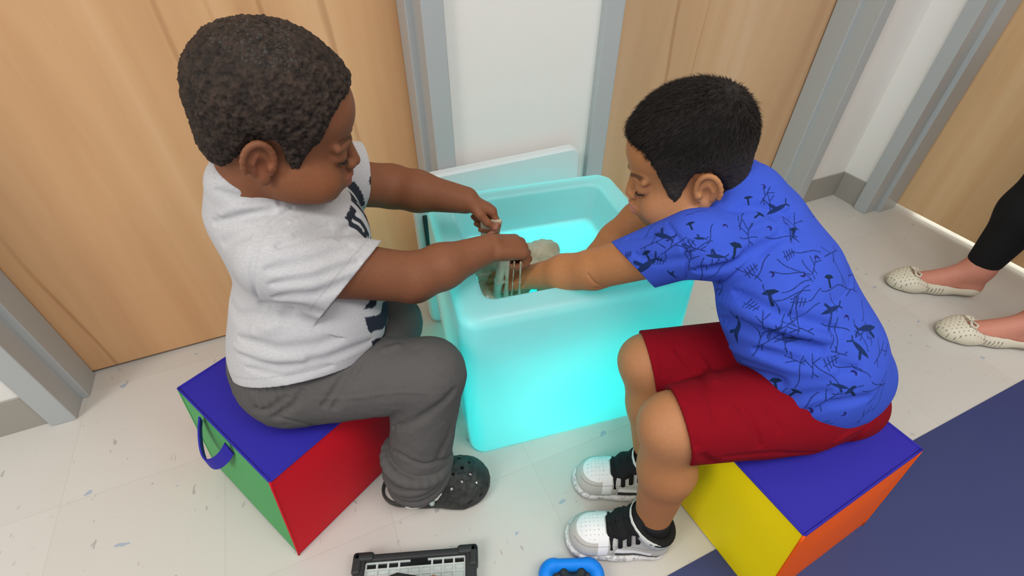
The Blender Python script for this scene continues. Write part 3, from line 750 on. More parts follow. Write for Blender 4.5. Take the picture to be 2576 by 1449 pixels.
trA = mesh_np('trousers', V, Q, M_trous, pA, col=c); trA['label'] = 'dark grey trousers rolled at the ankles'
# ---- the child in the blue shirt, on the right
pB = empty('person', (.65, .25, 0))
tag(pB, 'seated child in blue patterned t-shirt and red shorts leaning over to reach into the tub', 'person')
HB = Head((.524, .504, .621), (-.86, .43, -.27), (-.22, .15, .96), .957)
shL, elL, wrL = (.480, .418, .562), (.392, .530, .455), (.318, .640, .376)
shR, elR, wrR = (.650, .525, .560), (.540, .612, .468), (.431, .615, .378)
hipL, knL, anL = (.600, .235, .325), (.392, .278, .335), (.385, .235, .085)
hipR, knR, anR = (.695, .305, .325), (.445, .408, .318), (.455, .335, .085)
dB = {'L': unit((-.894, .447, 0)), 'R': unit((-.88, .475, 0))}
S = Vol((.20, .10, .0), (.82, .74, .82), .002)
S.ell((.655, .265, .335), (.09, .09, .07), k=.02).ell((.64, .32, .43), (.085, .085, .10), k=.03).ell((.61, .40, .53), (.085, .08, .07), k=.03)
S.cone((.605, .445, .575), HB.p(-.03, 0, -.05), .048, .042, .02); S.cone(shL, shR, .038, .038, .02)
for a, e_, w_ in ((shL, elL, wrL), (shR, elR, wrR)):
    S.cone(a, e_, .040, .0345, .02); mid = lerp(e_, w_, .4); S.cone(e_, mid, .034, .0335, .010); S.cone(mid, w_, .0325, .0225, .012)
for h_, k_, a_ in ((hipL, knL, anL), (hipR, knR, anR)):
    S.cone(h_, lerp(h_, k_, .85), .060, .048, .02); S.ell(k_, (.045, .045, .046), k=.03)
    q_ = lerp(k_, a_, .40)+np.array([.008, -.004, 0]); S.cone(k_, q_, .044, .044, .02); S.cone(q_, a_, .044, .0285, .02)
for a_, d_ in ((anL, dB['L']), (anR, dB['R'])):
    b_ = np.array(a_); S.cone(b_-[0, 0, .03]-d_*.018, b_-[0, 0, .05]+d_*.10, .024, .017, .02, 'u', ((0, 0, 1), .8)); S.cone(b_, b_-[0, 0, .04], .026, .025, .01)
skull(S, HB); face(S, HB, 1.04, .001, .007)
tipsB = hand(S, wrL, (-.80, .50, -.25), (.05, -.25, .95), (.45, .85, .2), [(.35, .45, .3)]*2+[(.45, .5, .35), (.5, .6, .4)], [(.75, .6, .4), (.85, .3, .4), (.9, .1, .3)], .93, .16)
tipsB2 = hand(S, wrR, (-.80, .45, -.25), (-.1, .1, .98), (-.3, -.9, .1), [(.3, .5, .3)]*4, [(.8, .6, .3), (.85, .4, .3), (.9, .3, .3)], .93)
S.crease([(1470, 742-0), (1500, 725), (1530, 722)], .003, .003); S.crease([(1480, 690), (1500, 715), (1530, 723)], .0025, .0025)
V, Q = S.mesh()
baseB = np.array((.40, .175, .070))
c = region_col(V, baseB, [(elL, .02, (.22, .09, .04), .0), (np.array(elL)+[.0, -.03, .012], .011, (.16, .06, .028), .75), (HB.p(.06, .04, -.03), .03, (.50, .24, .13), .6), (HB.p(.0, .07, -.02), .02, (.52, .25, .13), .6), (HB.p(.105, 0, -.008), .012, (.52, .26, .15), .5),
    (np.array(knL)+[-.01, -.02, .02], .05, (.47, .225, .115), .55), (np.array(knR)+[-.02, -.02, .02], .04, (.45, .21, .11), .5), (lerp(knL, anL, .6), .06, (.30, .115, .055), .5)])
c = face_col(HB, V, c, (.50, .20, .15), (.05, .025, .018), .85, -.002)
c *= (1+.08*(fbm(V, 60)-.5))[:, None]
bB = mesh_np('body', V, Q, M_skinB, pB, col=c); bB['label'] = 'tan skin'
for l in (-1, 1): lashes(HB, l, M_lash, pB, .0008)
M_hairB = col_mat('short_straight_hair', .75, .2, .4, 1200, .25, 500)
lineB = [(-.13, -.07), (-.09, -.066), (-.068, -.062), (-.050, -.030), (-.034, .008), (-.020, .033), (.004, .036), (.014, .018), (.024, .0), (.033, -.012), (.042, .0), (.050, .024), (.058, .050), (.070, .074), (.086, .088), (.1, .094)]
SH = hair_volume(HB, lineB, (.0045, .0105, .006)); V, Q = SH.mesh(); N = vnormals(V, Q)
L_ = HB.loc(V); whorl = np.array([-.055, .015, .118])
V = V+N*((fbm(V, 300, 2)-.5)*.0022)[:, None]
n1 = fbm(V, 90, 3)-.5
c = np.array((.0105, .0088, .0080))*(1+1.1*n1+1.9*np.clip(1-(L_[:, 2]-.03)/.05, 0, 1)+1.6*np.exp(-((L_-whorl)**2).sum(1)/.022**2))[:, None]
hB = mesh_np('hair', V, Q, M_hairB, pB, col=np.clip(c, .002, 1)); hB['label'] = 'short straight black hair'
def strands(name, V, N, H, n, ln, matr, parent, colr, wh, up=.5, thick=.00042):
    idx = rng.choice(len(V), n); P = V[idx]; Nn = N[idx]; q = H.loc(P)
    comb = q-np.array(wh); comb = comb@H.A; comb -= (comb*Nn).sum(1)[:, None]*Nn; comb /= np.linalg.norm(comb, axis=1)[:, None]+1e-9
    L = ln*(.35+.65*smooth01((q[:, 2]-.02)/.08))*(.7+.6*rng.random(n))
    d = unit2(Nn*up+comb*.9+rng.normal(0, .22, (n, 3))); d2 = unit2(Nn*up*.35+comb*1.1+rng.normal(0, .15, (n, 3)))
    sd = unit2(np.cross(d, Nn)); A = P-Nn*.0015; B = A+d*(L*.5)[:, None]; C = B+d2*(L*.5)[:, None]
    VV = np.stack([A-sd*thick, A+sd*thick, B-sd*thick*.8, B+sd*thick*.8, C-sd*thick*.15, C+sd*thick*.15], 1).reshape(-1, 3)
    b = (np.arange(n)*6)[:, None]; QQ = np.concatenate([b+np.array([0, 1, 3, 2]), b+np.array([2, 3, 5, 4])])
    cc = np.repeat(np.array(colr)*((.5+.8*rng.random(n))*(1+1.9*np.clip(1-(q[:, 2]-.03)/.05, 0, 1)+1.5*np.exp(-((q-np.array(wh))**2).sum(1)/.02**2)))[:, None], 6, 0)
    return mesh_np(name, VV, QQ.astype(np.int32), matr, parent, col=cc)
def unit2(v): return v/(np.linalg.norm(v, axis=1)[:, None]+1e-12)
M_strand = col_mat('hair_strands', .75, .15)
st = strands('strands', V, vnormals(V, Q), HB, 26000, .011, M_strand, hB, (.0125, .0102, .0092), whorl, .45); st['kind'] = 'stuff'

# blue patterned shirt
M_blue = col_mat('blue_jersey', .9, .15, .22, 1500, .07, 500)
S = Vol((.34, .08, .26), (.88, .68, .74), .0016)
S.cone(shL, lerp(shL, elL, .92)-[0, 0, .018], .050, .045, .02); sl1 = S.d.copy(); S.d[:] = .05
S.cone(shR, lerp(shR, elR, .4), .052, .058, .02); sl2 = S.d; S.d = np.full_like(sl1, .05)
ax = np.array([unit((-.45, .75, -.4)), unit((-.86, -.5, 0)), [0, 0, 1]]); ax[2] = np.cross(ax[0], ax[1]); ax[2] = unit(ax[2])
S.ell((.650, .270, .385), (.105, .120, .12), ax, .02).ell((.622, .345, .475), (.092, .128, .11), ax, .05).ell((.605, .420, .545), (.075, .105, .07), ax, .04)
S.ell((.690, .245, .345), (.108, .085, .075), k=.03)
S.cone((.500, .400, .560), (.66, .505, .562), .047, .047, .03); S.cone((.605, .440, .565), (.595, .450, .590), .062, .058, .03)
inL = (sl1 < S.d+.012) & (sl1 < .03); inR = (sl2 < S.d+.012) & (sl2 < .03); torso = S.d.copy()
S.comb(al, sl1, .02, 'u').comb(al, sl2, .02, 'u')
for px_, a_, w_ in (([(1690, 730), (1800, 800), (1950, 850), (2060, 880)], .006, .009), ([(1680, 760), (1760, 860), (1860, 930), (1960, 960)], .006, .008), ([(1850, 735), (1950, 790), (2100, 830)], .004, .008), ([(1740, 720), (1850, 770), (1950, 820), (2080, 850)], -.005, .009),
    ([(1760, 820), (1850, 880), (1980, 920), (2100, 930)], -.004, .009), ([(1900, 880), (2020, 920), (2150, 930)], .004, .008), ([(1850, 1000), (1950, 1010), (2080, 990)], .003, .008), ([(1990, 520), (1960, 590), (1900, 650), (1810, 720)], .0018, .003),
    ([(1750, 680), (1830, 670), (1960, 600)], .004, .007), ([(1780, 660), (1850, 640)], -.003, .006), ([(1680, 560), (1720, 620), (1730, 700)], .0015, .003), ([(1600, 640), (1660, 660), (1730, 650)], .002, .006), ([(1580, 600), (1640, 590)], .002, .005), ([(1840, 530), (1900, 520), (1980, 540)], .003, .006), ([(1880, 580), (1940, 560), (2000, 580)], -.002, .006),
    ([(2000, 1050), (2080, 1020), (2180, 1000)], .003, .007), ([(1940, 540), (1990, 600)], .002, .006)):
    S.crease(px_, a_*2.0, w_*1.2)
S.shell(.009)
hq = ((.602, .155, .335), (.80, .195, .290), (.492, .325, .372)); hn = down(plane3(*hq)); S.cut(hq[0], hn)
t0, t1 = aty(1557, 630, .50), aty(1664, 742, .445); n = unit(np.cross(t1-t0, ray(1605, 680))); n = n if n[0] < 0 else -n
S.sleeve_cut((t0+t1)/2, n, inL, torso, .009); S.sleeve_cut(lerp(shR, elR, .42), unit(np.array(elR)-shR), inR, torso, .009)
S.cone(HB.p(-.02, 0, -.02), HB.p(-.03, 0, -.10), .049, .048, .006, 's'); S.cone(HB.p(.04, 0, -.06), HB.p(.0, 0, -.075), .046, .046, .006, 's')
SB = S
V, Q = refine(*tidy(*S.mesh())); N = vnormals(V, Q)
c = np.tile(np.array((.042, .092, .56)), (len(V), 1))
def stamp(c, V, p, n, ang, sz, kind):
    """print one motif at a surface point, drawn in its tangent plane"""
    d = V-p; near = np.where((d**2).sum(1) < (sz*1.3)**2)[0]
    if len(near) == 0: return
    near = near[(N[near]@n) > .3]; n = unit(n); a = unit(np.cross([0, 0, 1.], n) if abs(n[2]) < .95 else np.cross([1., 0, 0], n)); b_ = np.cross(n, a)
    x0 = d[near]@a; y0 = d[near]@b_; x = (x0*math.cos(ang)+y0*math.sin(ang))/sz; y = (-x0*math.sin(ang)+y0*math.cos(ang))/sz
    lw = .00075/sz
    def seg(ax_, ay, bx_, by, w):
        dx, dy = bx_-ax_, by-ay; tt = np.clip(((x-ax_)*dx+(y-ay)*dy)/(dx*dx+dy*dy), 0, 1); return np.hypot(x-ax_-tt*dx, y-ay-tt*dy) < w
    m_ = np.zeros(len(near), bool); cc = (.012, .030, .16)
    if kind == 'bone':
        m_ |= seg(-.55, -.05, .55, .05, lw)
        for i in range(4): q = -.36+.24*i; m_ |= seg(q-.06, -.42+.05*i, q+.06, .45-.05*i, lw)
    elif kind == 'fin':
        m_ |= (y > -.12+.5*x*x) & (y < .28-abs(0)) & (np.abs(x-.1) < .75-(y+.1)*1.4) & (y > np.abs(x)*.35-.1)
        m_ |= (np.abs(x+.12*y) < .10+.10*(y > .1)) & (y < .15) & (y > -.75); cc = (.006, .020, .065)
    elif kind == 'tooth':
        r = np.hypot(x, y); m_ |= (r < .45) & (np.hypot(x+.22, y-.1) > .36); cc = (.014, .014, .12)
    elif kind == 'shark':
        m_ |= (np.abs(y) < .16*(1-(x/.8)**2)) & (np.abs(x) < .8); m_ |= seg(-.05, .1, -.3, .45, .10) | seg(.7, 0, .95, .25, .05) | seg(.7, 0, .9, -.2, .05); cc = (.008, .025, .11)
    elif kind == 'line':
        m_ |= np.abs(y-.10*np.sin(x*3)) < lw; m_ &= np.abs(x) < .95
    elif kind == 'branch':
        m_ |= seg(-.8, -.1, .7, .1, lw) | seg(-.2, -.03, .3, .5, lw) | seg(.1, .02, .55, -.4, lw) | seg(-.5, -.06, -.7, -.4, lw)
    c[near[m_]] = cc
pts = [(1625, 640, .8, .017, 'fin'), (1660, 655, .2, .017, 'bone'), (1735, 620, 1.2, .018, 'bone'), (1735, 565, .9, .013, 'fin'), (1850, 620, -.5, .022, 'fin'), (1800, 645, .1, .017, 'shark'), (1890, 680, .9, .018, 'bone'), (1985, 640, .5, .016, 'bone'), (1935, 740, .6, .022, 'fin'), (2010, 760, 0, .019, 'bone'),
    (2085, 700, -.4, .018, 'fin'), (2090, 780, .1, .022, 'shark'), (1825, 570, 1.4, .012, 'tooth'), (1935, 575, 1.2, .012, 'tooth'), (1940, 690, 1.2, .013, 'tooth'), (2020, 690, -.4, .013, 'tooth'), (2055, 650, 1.3, .013, 'tooth'), (2130, 800, 1.2, .014, 'tooth'), (1910, 540, .1, .014, 'fin'), (1995, 580, .1, .014, 'fin'),
    (1785, 850, .3, .018, 'bone'), (1840, 900, .1, .021, 'fin'), (1890, 770, .2, .019, 'bone'), (2000, 850, .2, .020, 'shark'), (2090, 910, .6, .020, 'bone'), (2145, 940, 1.2, .014, 'tooth'), (1950, 960, .7, .020, 'fin'), (2035, 1030, .9, .018, 'tooth'), (2140, 985, .7, .019, 'fin'), (2000, 985, -.3, .018, 'fin'), (2120, 1040, .3, .014, 'tooth'), (2180, 830, .9, .016, 'branch'),
    (1605, 690, .4, .015, 'fin'), (1580, 640, 1.0, .012, 'bone'), (1690, 690, -.7, .013, 'shark'), (1680, 600, .3, .012, 'tooth'), (1760, 600, .2, .011, 'shark'), (1860, 560, .8, .014, 'line'), (1880, 500, .3, .012, 'fin'), (1920, 470, .6, .011, 'tooth')]
lr = random.Random(4)
for i in range(170):
    pts.append((1600+lr.random()*640, 470+lr.random()*620, lr.random()*3.1, .014+.016*lr.random(), lr.choice(['line', 'branch', 'line', 'line', 'shark', 'branch'])))
for u, v, an, sz, kd in pts:
    sz *= 1.02*(.72 if kd == 'tooth' else 1)
    p = S.hit(u, v)
    if p is None: continue
    i = np.argmin(((V-p)**2).sum(1)); stamp(c, V, V[i], N[i], an, sz, kd)
far_side = np.where((N@CF) > .2)[0]
for i in lr.sample(list(far_side), 90): stamp(c, V, V[i], N[i], lr.random()*3, .013+.01*lr.random(), lr.choice(['fin', 'bone', 'line', 'tooth', 'shark']))
dh = -((V-np.array(hq[0]))@hn); c[np.abs(dh-.014) < .0009] *= .78
c *= (1+.10*(fbm(V, 40)-.5))[:, None]
shB = mesh_np('t_shirt', V, Q, M_blue, pB, col=c); shB['label'] = 'bright blue t-shirt printed with shark fins and fish bones'
# red shorts
M_red = col_mat('red_jersey_shorts', .95, .12, .2, 1300, .12, 600)
S = Vol((.32, .10, .18), (.84, .52, .46), .002)
S.ell((.668, .252, .322), (.108, .100, .072), k=.02).ell((.715, .215, .300), (.072, .065, .048), k=.03)
eL, eR = lerp(hipL, knL, 1.03), lerp(hipR, knR, 1.0)
S.cone(hipL, eL, .078, .060, .025); S.cone(hipR, eR, .076, .056, .025); S.cone(lerp(hipL, knL, .3), lerp(hipR, knR, .3), .055, .05, .03)
for px_, a_, w_ in (([(1720, 1020), (1740, 1060), (1750, 1120)], .002, .005), ([(1790, 1010), (1800, 1060)], .002, .005), ([(1850, 1010), (1890, 1060), (1910, 1120)], .003, .006), ([(1930, 1020), (1960, 1080)], .002, .006), ([(1700, 880), (1760, 950), (1780, 1000)], .003, .006), ([(1660, 890), (1670, 940)], .002, .005), ([(1820, 1150), (1950, 1140), (2060, 1140)], .002, .005), ([(1770, 1150), (1830, 1190)], .005, .007), ([(2120, 1120), (2160, 1100), (2190, 1060)], .003, .004), ([(2100, 1110), (2170, 1070)], -.003, .004), ([(1760, 900), (1800, 960)], -.003, .007)):
    S.crease(px_, a_*1.35, max(w_, .0055))
S.shell(.0075)
t0, t1 = aty(1690, 1020, .268), aty(1748, 1203, .228); n = unit(np.cross(t1-t0, ray(1715, 1110))); n = n if n[0] < 0 else -n; fr_ = unit(np.array(knL)-hipL)
S.cut((t0+t1)/2, unit(n*.8+fr_*.5), box=((.2, .1, .1), (.50, .338, .5)))
t0, t1 = aty(1608, 865, .41), aty(1665, 1020, .36); n = unit(np.cross(t1-t0, ray(1640, 940))); n = n if n[0] < 0 else -n; fr_ = unit(np.array(knR)-hipR)
S.cut((t0+t1)/2, unit(n*.8+fr_*.5), box=((.2, .338, .1), (.52, .55, .5)))
S.cut((0, 0, .267), (0, 0, -1), box=((.50, .0, .2), (.86, .345, .27)))
V, Q = S.mesh(); c = np.tile(np.array((.215, .003, .010)), (len(V), 1))
soB = mesh_np('shorts', V, Q, M_red, pB, col=c); soB['label'] = 'dark red jersey shorts'

# ------------------------------------------------------------------ shoes
M_shoe = col_mat('sneaker_leather', .55, .35, .12, 1500, .05, 400); M_lace = mat('black_lace', (.012, .012, .013), .85, .2)
def shoe_frame(o, d): d = unit((d[0], d[1], 0)); w = np.array([-d[1], d[0], 0]); o = np.array([o[0], o[1], 0.]); return lambda s_, t_, z_: o+d*s_+w*t_+np.array([0, 0, z_])
def loc_of(V, P): o = P(0, 0, 0); d = P(1, 0, 0)-o; w = P(0, 1, 0)-o; q = V-o; return q@d, q@w, q[:, 2]
def sneaker(heel, d, label, parent_group=None):
    root = empty('high_top_sneaker', (heel[0], heel[1], 0)); tag(root, label, 'shoe')
    P = shoe_frame(heel, d); up = (0, 0, 1)
    c8 = [P(a, b_, 0) for a in (-.02, .22) for b_ in (-.06, .06)]; lo = np.min(c8, 0)-[0, 0, .005]; hi = np.max(c8, 0)+[0, 0, .15]
    S = Vol(lo, hi, .0014)   # sole
    S.chain([P(.034, 0, .013), P(.095, -.002, .013), P(.155, .0, .015)], [.0345, .0345, .0415], .015, 'u', (up, .55))
    S.cut((0, 0, .0), (0, 0, -1)).cut((0, 0, .021), (0, 0, 1))
    V, Q = S.mesh(); s_, t_, z_ = loc_of(V, P); c = np.tile(np.array((.70, .69, .68)), (len(V), 1)); n_ = fbm(V, 260, 2); c[(n_ > .60) & (z_ > .008)] = (.42, .41, .42); c[z_ < .005] = (.03, .03, .06)
    o = mesh_np('sole', V, Q, M_shoe, root, col=c); o['label'] = 'speckled white rubber sole'
    S = Vol(lo, hi, .0013)   # upper
    S.chain([P(.034, 0, .036), P(.090, -.002, .034), P(.152, 0, .031)], [.0335, .0325, .0380], .015, 'u', (up, .92))
    S.cone(P(.062, 0, .070), P(.135, 0, .040), .0295, .0290, .02); S.cone(P(.042, 0, .05), P(.046, 0, .110), .034, .0365, .02)
    S.cut((0, 0, .020), (0, 0, -1)); S.shell(.0035)
    S.cut(P(.045, 0, .092), unit(np.array(P(-.42, 0, .9))-P(0, 0, 0)))
    V, Q = S.mesh(); s_, t_, z_ = loc_of(V, P); c = np.tile(np.array((.50, .485, .455)), (len(V), 1))
    lat = np.abs(t_); W_ = np.array((.80, .80, .81)); K_ = np.array((.018, .018, .022))
    c[(s_ > .128) & (z_ > .040-.20*np.clip(.150-s_, 0, 1)) & (s_-.128 > -.0) & (np.hypot((s_-.147)/.031, t_/.028) < 1)] = W_
    c[(s_ > .118) & (s_ < .140) & (z_ > .030) & (lat > .016) & (s_ > .122+.0*z_)] = W_
    band = (s_ > .045) & (s_ < .112-.12*(z_-.02)); c[band & (z_ > .042) & (z_ < .052)] = W_
    c[(s_ > .028) & (s_ < .108) & (z_ > .040-.018*np.clip((s_-.02)/.06, 0, 1)) & (z_ < .042) & (lat > .015)] = K_
    seam = (np.abs(s_-.115+.3*(z_-.03)) < .0008) | (np.abs(z_-.066+.12*(s_-.04)) < .0008); c[seam & (lat > .012)] *= .6
    dots = (np.hypot(((s_-.128) % .0075)-.00375, ((t_+.1) % .0075)-.00375) < .0009) & (s_ > .132) & (np.hypot((s_-.148)/.026, t_/.024) < 1); c[dots] = (.35, .35, .36)
    o = mesh_np('upper', V, Q, M_shoe, root, col=c); o['label'] = 'grey and white leather upper with black stripe'
    S = Vol(lo, hi, .0014)   # tongue and padded lining
    S.chain([P(.128, 0, .062), P(.100, 0, .082), P(.078, 0, .104), P(.070, 0, .118)], [.010, .012, .012, .009], .01, 'u', (unit(P(0, 1, 0)-P(0, 0, 0)), 2.0))
    ring = [P(.044+.036*math.cos(a), .034*math.sin(a), .092+.42*.038*math.cos(a)) for a in np.linspace(0, 2*PI, 29)]; S.chain(ring, .0062, .006)
    V, Q = S.mesh(); o = mesh_np('tongue', V, Q, M_lace, root); o['label'] = 'black padded tongue and collar lining'
    for i in range(4):
        s0 = .122-.0135*i; zt = .0755+.0118*i
        for sg in (-1, 1):
            b = MB(); pts = [P(s0, 0, zt+.0065), P(s0-.003, sg*.010, zt+.005), P(s0-.005, sg*.020, zt-.003), P(s0-.006, sg*.0275, zt-.014), P(s0-.007, sg*(.0335+.0005*i), zt-.026)]
            b.tube(pts, [.0042]*5, 8, flat=(1, .55)); b.build('lace', M_lace, root, smooth=True)
    b = MB(); pts = []
    for i in range(17):
        a = -2.35+4.7*i/16; pts.append((.046+.0415*math.cos(a), .0395*math.sin(a), .088+.024*math.cos(a)))
    V = []; F = []
    for i, (x, y, z) in enumerate(pts):
        for dz, k in ((-.010, 1.0), (-.009, 1.05), (.010, 1.05), (.011, 1.0)): V.append(P(.046+(x-.046)*k, y*k, z+dz))
    for i in range(16):
        for k in range(4): F.append((i*4+k, i*4+(k+1) % 4, (i+1)*4+(k+1) % 4, (i+1)*4+k))
    b.add(V, F); o = b.build('ankle_strap', mat('strap_white', (.60, .62, .60), .5, .3), root, smooth=True); 
    b2 = MB()
    for i in range(7):
        a = -.30+.075*i*1.0; r = .0450; p = P(.046+r*math.cos(a), .0430*math.sin(a), .088+.024*math.cos(a)); q = P(.046+r*math.cos(a+.045), .0430*math.sin(a+.045), .088+.024*math.cos(a+.045))
        b2.tube([p+[0, 0, -.003], p+[0, 0, .004]], .0007, 5); b2.tube([p+[0, 0, .004 if i % 2 else -.003], q+[0, 0, .004 if i % 2 else -.003]], .0007, 5)
    b2.build('strap_lettering', M_lace, o)
    return root
sneaker((.425, .212), dB['L'], 'grey and white high-top sneaker with black laces, touching the bright blue case')
sneaker((.492, .302), dB['R'], 'grey and white high-top sneaker with black laces, closer to the glowing tub')

M_clog = col_mat('charcoal_foam_clog', .6, .35, .5, 220, .25, 120); M_sock = mat('white_sock', (.75, .72, .70), .9, .1)
def clog(heel, d, label, sg):
    root = empty('foam_clog', (heel[0], heel[1], 0)); tag(root, label, 'shoe'); P = shoe_frame(heel, d); up = (0, 0, 1)
    c8 = [P(a, b_, 0) for a in (-.02, .23) for b_ in (-.07, .07)]; lo = np.min(c8, 0)-[0, 0, .004]; hi = np.max(c8, 0)+[0, 0, .10]
    S = Vol(lo, hi, .0013)
    S.chain([P(.038, 0, .018), P(.090, 0, .018), P(.150, sg*.004, .020), P(.160, sg*.004, .02)], [.037, .036, .048, .044], .02, 'u', (up, .62))
    S.ell(P(.142, sg*.003, .026), (.058, .047, .042), [unit(P(1, 0, 0)-P(0, 0, 0)), unit(P(0, 1, 0)-P(0, 0, 0)), [0, 0, 1]], .012)
    S.cone(P(.100, 0, .040), P(.135, 0, .040), .034, .032, .015)
    S.cut((0, 0, 0), (0, 0, -1))
    # hollow for the foot
    S.chain([P(.036, 0, .045), P(.09, 0, .043), P(.155, 0, .034)], [.0285, .028, .026], .006, 's')
    S.cone(P(.036, 0, .06), P(.060, 0, .075), .0285, .031, .006, 's'); S.cut(P(.088, 0, .040), unit(np.array([0, 0, 1.])-(P(1, 0, 0)-P(0, 0, 0))*.9), box=(lo, hi))
    holes = [(.108, -.022), (.112, 0), (.108, .022), (.126, -.030), (.128, -.010), (.128, .012), (.126, .031), (.146, -.022), (.148, 0), (.146, .022), (.165, -.010), (.165, .012)]
    for hs, ht in holes: S.cone(P(hs, ht, .035), P(hs+.01, ht*1.25, .085), .0031, .0031, .001, 's')
    for i in range(7):
        a = -1.35+2.7*i/6; S.ell(P(.150+.052*math.cos(a), sg*.004+.048*math.sin(a), .030), (.006, .006, .0034), k=.0015, op='s')
    V, Q = S.mesh(); s_, t_, z_ = loc_of(V, P); nz = fbm(V, 110, 2)-.5; V = V+vnormals(V, Q)*(nz*.003*(z_ > .02))[:, None]
    c = np.array((.032, .034, .032))*(1+1.2*nz)[:, None]; o = mesh_np('clog_shell', V, Q, M_clog, root, col=np.clip(c, .006, 1))
    b = MB(); pts = []
    for i in range(21):
        a = PI/2+PI*i/20; pts.append(P(.052+.058*math.cos(a)*1.0, .0415*math.sin(a), .042-.006*math.sin(PI*i/20)))
    b.tube([P(.092, .040, .036)]+pts[1:-1]+[P(.092, -.040, .036)], .0085, 10, flat=(.38, 1)); b.build('heel_strap', mat('clog_strap', (.035, .037, .034), .55, .35), root, smooth=True)
    for q in (-1, 1):
        b = MB(); b.ball(P(.088, q*.0445, .036), (.0055, .0055, .0055), 8); r_ = b.build('rivet', mat('rivet_grey', (.42, .50, .50), .4, .5), root, smooth=True)
    return root
clog((-.042, .515), (.97, -.215), 'dark charcoal foam clog with round vent holes beside the glowing tub', -1)
clog((-.062, .640), (.98, .10), 'dark charcoal foam clog mostly hidden behind the nearer leg of the child in grey', 1)
def sock(name, a_, d_, r, top, matr, parent):
    a_ = np.array(a_); d_ = np.array(d_); lo = np.minimum(a_-.06, a_+d_*.12-.06); hi = np.maximum(a_+.06, a_+d_*.12+.06); lo[2] = .008; hi[2] = .16; S = Vol(lo, hi, .0016)
    S.cone([a_[0], a_[1], top-.01], [a_[0]-d_[0]*.008, a_[1]-d_[1]*.008, .045], r, r, .01); S.cone([a_[0]-d_[0]*.014, a_[1]-d_[1]*.014, .038], [a_[0]+d_[0]*.105, a_[1]+d_[1]*.105, .036], .0265, .0215, .015, 'u')
    S.cut((0, 0, top), (0, 0, 1)); V, Q = S.mesh(); return mesh_np(name, V, Q, matr, parent)
sock('sock', (.018, .485, .09), (.975, -.22, 0), .031, .085, M_sock, pA); sock('sock', (-.005, .665, .09), (.98, .1, 0), .031, .085, M_sock, pA)
M_bsock = mat('black_sock', (.018, .018, .02), .9, .1)
sock('sock', (.385, .235, .09), dB['L'], .0305, .118, M_bsock, pB); sock('sock', (.455, .335, .09), dB['R'], .0305, .122, M_bsock, pB)

# ------------------------------------------------------------------ slime
M_slime = bpy.data.materials.new('milky_slime'); M_slime.use_nodes = True; t = NT(M_slime); t.t.nodes.remove(t.b)
v = t.coord(); colr = t.ramp(t.noise(v, 30, 3), [(.35, (.40, .33, .23)), (.65, (.56, .48, .36))])
d1 = t.n('ShaderNodeBsdfDiffuse', {'Color': colr}); d2 = t.n('ShaderNodeBsdfTranslucent', {'Color': (.10, .085, .06, 1)}); g1 = t.n('ShaderNodeBsdfGlossy', {'Color': (1, 1, 1, 1), 'Roughness': .12}); tr = t.n('ShaderNodeBsdfTransparent', {'Color': (.92, .95, .93, 1)})
a1 = t.n('ShaderNodeAddShader', {0: d1.outputs[0], 1: d2.outputs[0]}); m0 = t.n('ShaderNodeMixShader', {0: .16, 1: a1.outputs[0], 2: tr.outputs[0]}); m1 = t.n('ShaderNodeMixShader', {0: t.n('ShaderNodeFresnel', {'IOR': 1.4}).outputs[0], 1: m0.outputs[0], 2: g1.outputs[0]})
t.t.links.new(m1.outputs[0], t.t.nodes['Material Output'].inputs[0])
S = Vol((.17, .55, .318), (.52, .84, .53), .0016)
def sp(u, v, z): return at(u, v, z)
for u, v, r in ((1232, 728, .034), (1290, 712, .042), (1350, 690, .044), (1400, 668, .040), (1370, 628, .036), (1325, 640, .040), (1240, 690, .034), (1440, 662, .026), (1420, 700, .034), (1270, 660, .03)):
    p = sp(u, v, .330); S.ell(p, (r, r, .0135), k=.010)
g = S.blk(S.lo, S.lo+S.h*S.n)[1:]; S.d += (.0012*np.sin(g[0]*210+3*np.sin(g[1]*90))*np.sin(g[1]*160+2*np.sin(g[0]*120))+0*g[2]).astype(F32)
hR_, hL_ = np.array(wrR), np.array(wrL)
fist = at(1297, 672, .435); far = at(1232, 560, .485)
for (u0, v0, z0), (u1, v1), r0, r1 in (((1310, 660, .452), (1306, 748), .0022, .0016), ((1294, 658, .452), (1286, 752), .0016, .0011), ((1278, 655, .452), (1272, 750), .0045, .0030), ((1262, 655, .452), (1250, 742), .006, .009)):
    p, q = at(u0, v0, z0), at(u1, v1, .335); m_ = lerp(p, q, .5); S.chain([p, m_+[0, 0, -.004], q], [r0, r1, r0*1.5], .004)
p, q = at(1236, 556, .482), at(1225, 690, .335)
lat_ = unit(CR)
for i in range(7):
    a = (i-3)/3; S.chain([p+lat_*.017*a, lerp(p, q, .45)+lat_*.0135*a, q+lat_*.024*a], [.0034, .0021, .0045], .003)
S.cut((0, 0, .3245), (0, 0, -1))
V, Q = S.mesh(); o = mesh_np('slime', V, Q, M_slime); tag(o, 'stretchy translucent beige slime held by both children and pooled in the glowing tub', 'slime')

